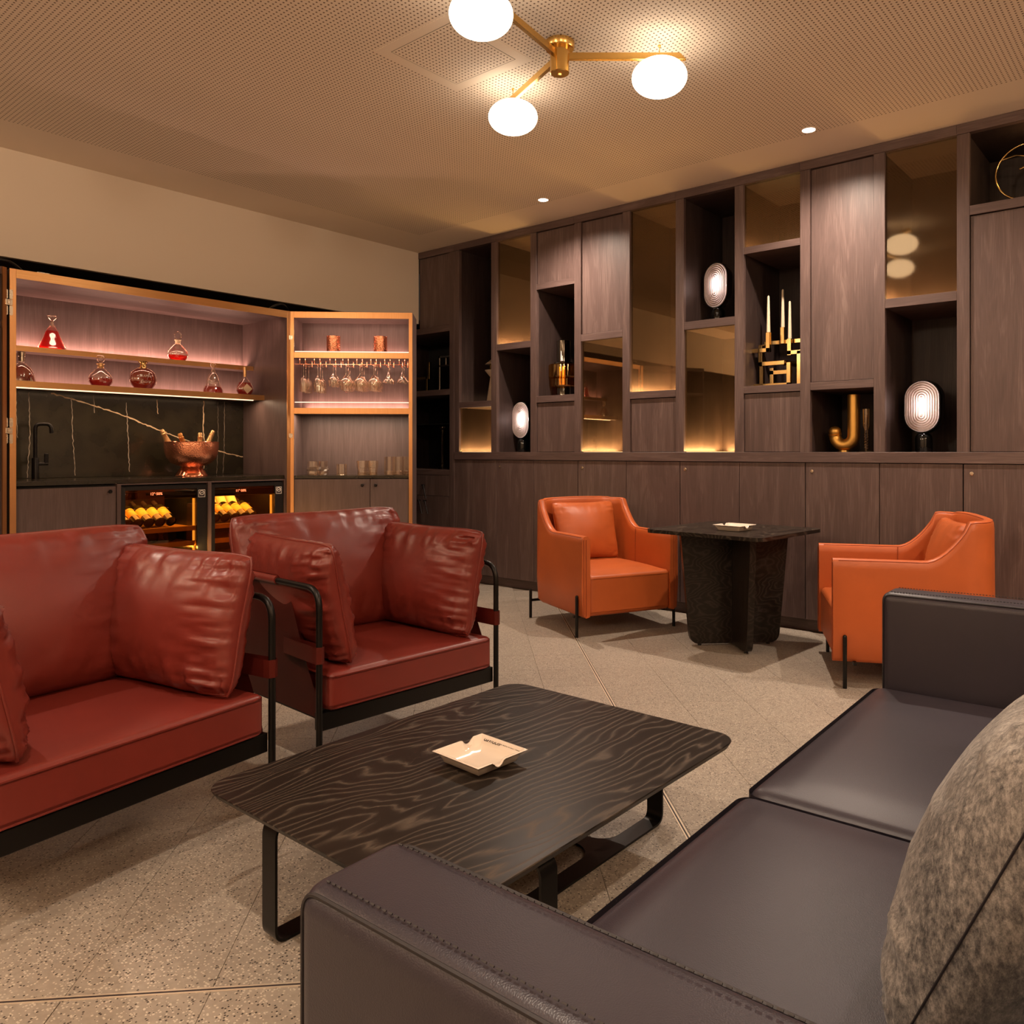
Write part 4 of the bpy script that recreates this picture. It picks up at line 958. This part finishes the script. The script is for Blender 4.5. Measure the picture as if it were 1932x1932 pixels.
# ---------------------------------------------------------------- red leather lounge chairs
def red_chair(label, loc, rz, seed):
    t_ = thing('lounge_chair', label, 'lounge chair', loc, rz, 'red leather lounge chairs')
    Hw = .405
    bm = rbox(-.74, 0, -Hw+.008, Hw-.008, .272, .410, .022, 4, crown=.012); s_ = obj('seat_cushion', bm, 'red_leather', t_, True, 60)
    bm = BM(); tube(bm, rect_loop(-.737, -.003, -Hw+.012, Hw-.012, .396, .03), .0045, 6, closed=True); tube(bm, rect_loop(-.737, -.003, -Hw+.012, Hw-.012, .283, .03), .0045, 6, closed=True); obj('piping', bm, 'red_leather', s_, True)
    bm = BM(); box(bm, -.055, -.022, -Hw-.02, Hw+.02, .205, .268, bev=.002); box(bm, -.76, -.73, -Hw-.02, Hw+.02, .215, .268, bev=.002)
    for y in (-Hw+.0, Hw-.03): box(bm, -.73, -.055, y, y+.03, .235, .268)
    obj('seat_frame', bm, 'black_metal', t_)
    for s in (-1, 1):
        y = s*(Hw+.028)
        bm = BM(); tube(bm, round_path([(-.012, y, 0), (-.012, y, .715), (-.79, y, .715), (-.79, y, 0)], .075, 8), .0115, 12); obj('side_frame', bm, 'black_metal', t_, True)
        bm = BM(); tube(bm, [(-.012, y, .0), (-.012, y, .004)], .014, 12); tube(bm, [(-.79, y, .0), (-.79, y, .004)], .014, 12); obj('foot_cap', bm, 'black_plastic', t_)
        # hanging leather side sling with slanted front edge
        ys = s*(Hw+.012); bm = BM(); n = 14; fr = []
        rows = []
        for i in range(n+1):
            z = .735-(.735-.245)*i/n; f_ = i/n
            xf = -.30+.27*min(1, f_*1.05)**.8 if i else -.30
            row = []
            for j in range(9):
                x = xf+(-.775-xf)*j/8
                yy = ys-s*.004+s*(.012*math.sin(PI*f_))+.004*nz(x*4+seed, z*5, s)
                if i == 0: yy = y
                row.append((x, yy, z))
            rows.append(row)
        for off in (0,):
            vv = [[bm.verts.new(p) for p in r_] for r_ in rows]
            for i in range(n):
                for j in range(8): bm.faces.new((vv[i][j], vv[i][j+1], vv[i+1][j+1], vv[i+1][j]))
        bmesh.ops.solidify(bm, geom=bm.faces[:], thickness=.004)
        obj('side_sling', bm, 'red_leather_dark', t_, True, 60)
        bm = BM(); tube(bm, [(-.30-.0, y, .7165), (-.775, y, .7165)], .0165, 12); obj('sling_sleeve', bm, 'red_leather', t_, True)
        # strap round the front tube
        bm = BM(); yo = s*(Hw+.044)
        pts = [(-.25, yo-s*.012), (-.03, yo), (-.005, yo), (.004, y), (-.005, y-s*.016), (-.03, y-s*.018), (-.25, y-s*.018)]
        lo = [bm.verts.new((p[0], p[1], .452)) for p in pts]; hi = [bm.verts.new((p[0], p[1], .512)) for p in pts]
        for a in range(len(pts)-1): bm.faces.new((lo[a], lo[a+1], hi[a+1], hi[a]))
        bmesh.ops.solidify(bm, geom=bm.faces[:], thickness=.0035); obj('strap', bm, 'red_leather', t_)
    bm = BM(); tube(bm, [(-.79, -Hw-.02, .68), (-.79, Hw+.02, .68)], .0115, 10); obj('back_rail', bm, 'black_metal', t_, True)
    bm = boxm(-.785, -.775, -Hw, Hw, .25, .70, bev=.003); obj('back_sling', bm, 'red_leather_dark', t_)
    # cushions
    Rx = lambda a: Matrix.Rotation(R(a), 4, 'X'); Rz = lambda a: Matrix.Rotation(R(a), 4, 'Z'); Ry = lambda a: Matrix.Rotation(R(a), 4, 'Y')
    T = Matrix.Translation
    put_pillow(t_, 'back_cushion', .86, .545, .25, T((-.655, 0, .672)) @ Ry(-14) @ Rz(90), 'red_leather', seed, wr=.014, pinch=.03, crown=.36, n=60)
    for s in (-1, 1):
        put_pillow(t_, 'arm_cushion', .70, .46, .205, T((-.365, s*.315, .642)) @ Rx(-s*11) @ Rz(s*2.5), 'red_leather', seed+3+s, wr=.016, pinch=.035, crown=.36, n=60)
    return t_
chB = red_chair('red leather lounge chair nearer the corner, its right side facing the armchairs', (-2.372, 2.087, 0), R(-2.9), 1.7)
chA = red_chair('red leather lounge chair at the left edge of the photo, nearest the viewer', (-2.302, 1.001, 0), R(8.8), 5.3); chA.scale = (1, 1.07, 1)

# ---------------------------------------------------------------- orange armchairs
def armchair(label, loc, rz, seed):
    t_ = thing('armchair', label, 'armchair', loc, rz, 'orange leather armchairs')
    W_, XF, XBk, rc, T_ = .372, .405, -.385, .17, .058
    path = []
    for k in range(22): path.append((XF+(XBk+rc-XF)*k/22, -W_, (0, -1)))
    for k in range(11): a = R(270-90*k/10); path.append((XBk+rc+rc*math.cos(a), -W_+rc+rc*math.sin(a), (math.cos(a), math.sin(a))))
    for k in range(1, 12): path.append((XBk, -W_+rc+(2*W_-2*rc)*k/12, (-1, 0)))
    for k in range(11): a = R(180-90*k/10); path.append((XBk+rc+rc*math.cos(a), W_-rc+rc*math.sin(a), (math.cos(a), math.sin(a))))
    for k in range(21, -1, -1): path.append((XF+(XBk+rc-XF)*k/22, W_, (0, 1)))
    def ht(x):
        if x > -.035: return .655+.004*(x)
        t = min(1, (-.035-x)/.215); return .655+.203*(t**1.75 if t < .85 else .85**1.75+(1-.85**1.75)*math.sin((t-.85)/.15*PI/2))
    bm = BM(); rings = []; top_o, top_i = [], []
    for (x, y, (nx, ny)) in path:
        zt = ht(x) + (.012*(1-(y/W_)**2) if x < XBk+.03 else 0)
        lean = -.012
        prof = [(.030, .128), (.006, .150), (-.004, .30), (0, zt-.05), (.003, zt-.018), (.011, zt-.005), (.022, zt), (T_-.022, zt), (T_-.010, zt-.006), (T_-.002, zt-.02), (T_, zt-.05), (T_+.004, .35), (T_, .135)]
        ring = [bm.verts.new((x-nx*o_, y-ny*o_, z)) for o_, z in prof]; rings.append(ring)
        top_o.append((x-nx*.008, y-ny*.008, zt-.0085+.0)); top_i.append((x-nx*(T_-.010), y-ny*(T_-.010), zt-.006))
    for A, B in zip(rings, rings[1:]):
        for k in range(len(A)): bm.faces.new((A[k], A[(k+1) % len(A)], B[(k+1) % len(A)], B[k]))
    bm.faces.new(rings[0][::-1]); bm.faces.new(rings[-1])
    bmesh.ops.recalc_face_normals(bm, faces=bm.faces)
    sh = obj('shell', bm, 'orange_leather', t_, True, 50)
    bm = BM()
    for s, nn in ((-1, 1), (1, 1)):
        for o_ in (.012, .030):
            tube(bm, [(XF+.0015, s*(W_-o_), z) for z in (.14, .40, .635)], .0022, 6)
    tube(bm, top_o[1:-1], .002, 6); tube(bm, top_i[1:-1], .002, 6)
    for s in (-1, 1): tube(bm, [(-.03, s*(W_-T_-.003), .40), (-.03, s*(W_-T_-.001), .648)], .0022, 6)
    obj('seam', bm, 'orange_seam', sh, True)
    bm = rbox(-.33, XF-.008, -W_+T_-.004, W_-T_+.004, .132, .402, .030, 5, crown=.026); obj('seat', bm, 'orange_leather', t_, True, 60)
    T = Matrix.Translation; Ry = lambda a: Matrix.Rotation(R(a), 4, 'Y'); Rz = lambda a: Matrix.Rotation(R(a), 4, 'Z')
    put_pillow(t_, 'back_cushion', .52, .43, .17, T((-.215, 0, .628)) @ Ry(-13) @ Rz(90), 'orange_leather', seed, wr=.006, pinch=.055, piper=.0025, crown=.46)
    for sx_, sy_ in ((.349, -1), (.349, 1), (-.349, -1), (-.349, 1)):
        y = sy_*.381
        zt = .262 if sx_ > 0 else .20
        bm = BM(); tube(bm, [(sx_, y, 0), (sx_, y, zt)], .0105, 12); lathe(bm, [(.0105, 0), (.008, .007), (0, .0105)], 12, org=(sx_, y, zt), capb=False); obj('leg', bm, 'black_metal', t_, True)
    bm = BM()
    for sy_ in (-1, 1): box(bm, -.349, .349, sy_*.30-.008, sy_*.30+.008, .118, .134)
    for sx_ in (-.349, .30): box(bm, sx_-.008, sx_+.008, -.381, .381, .118, .134)
    obj('underframe', bm, 'black_metal', t_)
    return t_
armchair('orange leather armchair left of the square side table, facing the camera', (-3.285, 4.583, 0), R(-24.0), 2.2)
armchair('orange leather armchair right of the side table, behind the navy sofa arm', (-1.254, 4.575, 0), R(180+26.2), 8.1)

# ---------------------------------------------------------------- side table and ashtrays
st = thing('side_table', 'square black ash side table on crossed panels between the orange armchairs', 'table', (-2.255, 4.575, 0), R(-4))
bm = BM(); prism(bm, rrect(-.40, .40, -.40, .40, .06), .700, .722); obj('tabletop', bm, 'black_ash', st)
def panel(bm, ang):
    pts = [(-.345, .700), (.345, .700)]
    out = []
    r = .055
    b = [(-.345, .70), (-.282, .012), (.282, .012), (.345, .70)]
    pp = round_path([(p[0], 0, p[1]) for p in b], .06, 6)
    M4 = Matrix.Rotation(ang, 4, 'Z')
    f = [bm.verts.new(M4 @ Vector((p.x, -.019, p.z))) for p in pp]; g_ = [bm.verts.new(M4 @ Vector((p.x, .019, p.z))) for p in pp]
    n = len(pp); bm.faces.new(f); bm.faces.new(g_[::-1])
    for i in range(n): bm.faces.new((f[i], g_[i], g_[(i+1) % n], f[(i+1) % n]))
    bmesh.ops.recalc_face_normals(bm, faces=bm.faces)
for a in (R(49), R(139)):
    bm = BM(); panel(bm, a); obj('leg_panel', bm, 'black_ash_side', st)
bm = BM()
for a in (49, 139, 229, 319): lathe(bm, [(.012, 0), (.012, .013)], 12, org=(.22*math.cos(R(a)), .22*math.sin(R(a)), 0))
obj('foot', bm, 'black_plastic', st)
def ashtray(label, loc, rz):
    t_ = thing('ashtray', label, 'ashtray', loc, rz, 'square porcelain ashtrays')
    bm = BM(); H_ = .036; hw = .104; n = 10
    def loop(h, z, r, notch=0):
        pts = []
        m = 26
        c = [(h, -h), (h, h), (-h, h), (-h, -h)]
        for q in range(4):
            a, b = Vector(c[q]), Vector(c[(q+1) % 4])
            for k in range(m):
                p = a.lerp(b, k/m); zz = z
                if notch and q in (0, 2):
                    tt = abs(k/m-(.40 if q == 0 else .32))
                    zz = z-notch*max(0, 1-(tt/.11)**2) if tt < .11 else z
                pts.append((p.x, p.y, zz))
        return pts
    lv = [loop(.072, 0, 0), loop(.078, .003, 0), loop(.086, .020, 0), loop(.098, .032, 0, .012), loop(hw, H_-.002, 0, .015), loop(hw-.003, H_, 0, .015), loop(hw-.008, H_-.001, 0, .015), loop(.082, .016, 0, .002), loop(.074, .010, 0), loop(.03, .009, 0)]
    loft(bm, [[Vector(p) for p in l] for l in lv]); bm.faces.new([v for v in list(bm.verts)[:104]][::-1])
    bmesh.ops.recalc_face_normals(bm, faces=bm.faces)
    obj('dish', bm, 'porcelain', t_, True, 50); t_.scale = (.92, .92, 1)
    return t_
a1 = ashtray('square white porcelain ashtray on the low coffee table', (-1.575, 1.615, .322), R(-3))
tilt = math.atan2(.020, .018)
text_mesh('lettering', 'davidoff', .024, 'ink', a1, (-.042, .0915, .0285), (R(38), 0, 0), .5, .0003)
text_mesh('lettering', 'TIME BEAUTIFULLY FILLED', .0085, 'ink', a1, (.036, .0915, .0285), (R(38), 0, 0), 0, .0003)
ashtray('square white porcelain ashtray on the square side table', (-2.205, 4.482, .722), R(-4))

# ---------------------------------------------------------------- coffee table
ct = thing('coffee_table', 'low black ash coffee table on bent black metal legs', 'coffee table', (-1.567, 1.653, 0))
before = set(C.objects); inv = Matrix.Translation(ct.location).inverted()
pts = rrect(-2.036, -1.100, 1.034, 2.272, .075, 10); cx, cy = -1.568, 1.653
bm = BM(); loft(bm, [[Vector((cx+(x-cx)*s_, cy+(y-cy)*s_, z)) for x, y in pts] for s_, z in ((.955, .296), (.985, .303), (.999, .3165), (1.0, .3185), (.998, .3205))]); bm.faces.new(list(bm.verts)[:len(pts)][::-1])
o = obj('tabletop', bm, 'black_ash', ct)
def band(path, wdir, w_=.057, th=.007):
    """flat bar following path (list of Vectors), width along wdir"""
    pp = round_path(path, .032, 6); bm = BM(); W4 = Vector(wdir).normalized()*w_/2; prev = None
    rings = []
    for i, p in enumerate(pp):
        a = pp[max(0, i-1)]; b = pp[min(len(pp)-1, i+1)]; t2 = (b-a).normalized(); n = t2.cross(Vector(wdir)).normalized()*th/2
        rings.append([bm.verts.new(p+W4+n), bm.verts.new(p+W4-n), bm.verts.new(p-W4-n), bm.verts.new(p-W4+n)])
    for A, B in zip(rings, rings[1:]):
        for k in range(4): bm.faces.new((A[k], A[(k+1) % 4], B[(k+1) % 4], B[k]))
    bm.faces.new(rings[0][::-1]); bm.faces.new(rings[-1]); bmesh.ops.recalc_face_normals(bm, faces=bm.faces); return bm
zt, zb = .289, .005
xa, xb2, ya, yb2 = -1.7605, -1.3735, 1.070, 2.222
obj('leg', band([Vector((xa, ya+.16, zt)), Vector((xa, ya, zt)), Vector((xa, ya, zb)), Vector((xa, 1.98, zb))], (1, 0, 0)), 'black_metal', ct, True, 35)
obj('leg', band([Vector((xb2, yb2-.16, zt)), Vector((xb2, yb2, zt)), Vector((xb2, yb2, zb)), Vector((xb2, 1.34, zb))], (1, 0, 0)), 'black_metal', ct, True, 35)
obj('leg', band([Vector((-1.28, 1.367, zt)), Vector((-1.122, 1.367, zt)), Vector((-1.122, 1.367, zb)), Vector((xa, 1.367, zb))], (0, 1, 0)), 'black_metal', ct, True, 35)
obj('leg', band([Vector((-1.85, 1.955, zt)), Vector((-2.012, 1.955, zt)), Vector((-2.012, 1.955, zb)), Vector((xb2, 1.955, zb))], (0, 1, 0)), 'black_metal', ct, True, 35)
bm = BM()
def fil(cx_, cy_, sx_, sy_, r=.07):
    p = [(cx_, cy_)]+[(cx_+sx_*r*(1-math.sin(R(90*k/6))), cy_+sy_*r*(1-math.cos(R(90*k/6)))) for k in range(7)]
    prism(bm, p, .0015, .0085)
h = .0285
for x_, y_ in ((xb2, 1.955), (xa, 1.955), (xa, 1.367), (xb2, 1.367)):
    for sx_, sy_ in ((-1, 1), (-1, -1), (1, 1), (1, -1)):
        if (x_ == xb2 and y_ > 1.9 and sx_ > 0) or (x_ == xa and y_ < 1.4 and sx_ < 0): continue
        fil(x_+sx_*h, y_+sy_*h, sx_, sy_)
bmesh.ops.recalc_face_normals(bm, faces=bm.faces)
obj('floor_plate', bm, 'black_metal', ct)
for o in set(C.objects)-before:
    if o.parent is ct: o.matrix_parent_inverse = inv

# ---------------------------------------------------------------- navy sofa
sf = thing('sofa', 'dark navy leather two-seat sofa filling the lower right foreground', 'sofa', (-.4, 1.77, 0))
before = set(C.objects); inv = Matrix.Translation(sf.location).inverted()
def arm(y0, y1, x0=-.797):
    bm = rbox(x0, .12, y0, y1, .10, .712, .030, 6)
    for v in bm.verts:
        u = (v.co.x-x0)/(.12-x0)
        if v.co.z > .6: v.co.z += .004*math.sin(PI*u)
    a_ = obj('armrest', bm, 'navy_leather', sf, True, 60)
    bm = BM()
    for y, s in ((y0, 1), (y1, -1)):
        tube(bm, round_path([(x0+.0075, y+s*.008, .15), (x0+.0075, y+s*.008, .7045), (.11, y+s*.008, .7045)], .03, 6), .0030, 6)
    obj('seam', bm, 'navy_seam', a_, True)
    bm = BM()
    for y, s in ((y0, 1), (y1, -1)):
        n = 95
        for k in range(n):
            x = x0+.03+k*.0095
            tube(bm, [(x, y+s*.024, .7132+.004*math.sin(PI*(x-x0)/(.12-x0))), (x+.0058, y+s*.024, .7132+.004*math.sin(PI*(x+.0058-x0)/(.12-x0)))], .0013, 4)
    st_ = obj('stitching', bm, 'navy_seam', a_); st_['kind'] = 'stuff'
arm(.512, .668); arm(2.878, 3.03)
for a, b in ((.672, 1.772), (1.776, 2.874)):
    bm = rbox(-.815, -.02, a, b, .225, .390, .040, 6, crown=.020, cuts=14); c_ = obj('seat_cushion', bm, 'navy_leather', sf, True, 60)
obj('base', rbox(-.775, .10, .60, 2.95, .10, .222, .012, 3), 'navy_leather', sf, True)
obj('backrest', rbox(.0, .15, .50, 3.04, .10, .70, .03, 5), 'navy_leather', sf, True, 60)
for x, y in ((-.74, .56), (-.74, 2.96), (.08, .56), (.08, 2.96)):
    bm = BM(); lathe(bm, [(.018, 0), (.022, .10)], 14, org=(x, y, 0)); obj('leg', bm, 'black_metal', sf, True)
for o in set(C.objects)-before:
    if o.parent is sf: o.matrix_parent_inverse = inv
sf.rotation_euler = (0, 0, R(1.7)); pv = Vector((-.797, .59, 0)); sf.location = pv+Matrix.Rotation(R(1.7), 3, 'Z') @ (sf.location-pv)
def grey_cushion(label, loc, lean, rz, seed):
    t_ = thing('throw_cushion', label, 'cushion', loc, rz, 'grey felt throw cushions')
    M4 = Matrix.Rotation(R(lean), 4, 'Y') @ Matrix.Rotation(R(90), 4, 'Z')
    bm, seam = pillow(.57, .50, .27, seed, wr=.010, n=60, pinch=.02, crown=.40)
    bmesh.ops.transform(bm, matrix=M4, verts=bm.verts); obj('cover', bm, 'grey_felt', t_, True, 80)
    bm = BM(); tube(bm, [M4 @ p for p in seam], .0016, 6, closed=True); obj('seam', bm, 'navy_seam', t_, True)
grey_cushion('large grey felt cushion in the right foreground corner of the sofa', (-.185, 1.365, .630), 24, R(-6), 3.3)
grey_cushion('grey felt cushion farther back on the sofa, only its edge showing', (-.155, 2.05, .655), 18, R(3), 9.1)

# ---------------------------------------------------------------- ceiling light
ch = thing('ceiling_light', 'brass three-arm ceiling light with opal glass globes', 'ceiling light', (-2.352, 2.951, CEIL))
bm = BM(); lathe(bm, [(0, -.034), (.066, -.034), (.070, -.028), (.070, 0), (0, 0)], 40); obj('ceiling_plate', bm, 'brass', ch, True)
bm = BM(); lathe(bm, [(0, -.150), (.042, -.150), (.0455, -.147), (.0455, -.03), (0, -.03)], 40); obj('hub', bm, 'brass', ch, True)
bm = BM(); lathe(bm, [(0, -.158), (.008, -.158), (.010, -.150), (0, -.149)], 14); obj('finial', bm, 'brass', ch, True)
for k, (gx, gy, L_) in enumerate(((-1.987, 3.253, .60), (-2.824, 3.145, .60), (-2.262, 2.325, .72))):
    dx, dy = gx+2.352, gy-2.951; D_ = math.hypot(dx, dy); ux_, uy_ = dx/D_, dy/D_; ang = math.atan2(dy, dx)
    bm = BM(); box(bm, .03, L_, -.010, .010, -.084, -.052, bev=.001)
    for v in bm.verts:
        if v.co.x > L_-.01 and v.co.z > -.06: v.co.x -= .030
    bmesh.ops.rotate(bm, verts=bm.verts, matrix=Matrix.Rotation(ang, 3, 'Z')); a_ = obj('arm', bm, 'brass', ch)
    bm = BM(); tube(bm, [(dx, dy, -.055), (dx, dy, -.018)], .0022, 8); lathe(bm, [(.0, -.006), (.007, -.003), (.008, .004), (0, .009)], 12, org=(dx, dy, -.018)); obj('pin', bm, 'brass', a_, True)
    bm = BM(); n = 20; H2 = .084
    lathe(bm, [(.131*math.cos(-PI/2+PI*i/n)**.92 if 0 < i < n else 0, H2*math.sin(-PI/2+PI*i/n)) for i in range(n+1)], 44, org=(dx, dy, -.084-H2*.985)); obj('glass_globe', bm, 'globe', ch, True, 80)
for o in list(S.objects):
    if o.type == 'EMPTY' and o.get('label') == '': del o['label']
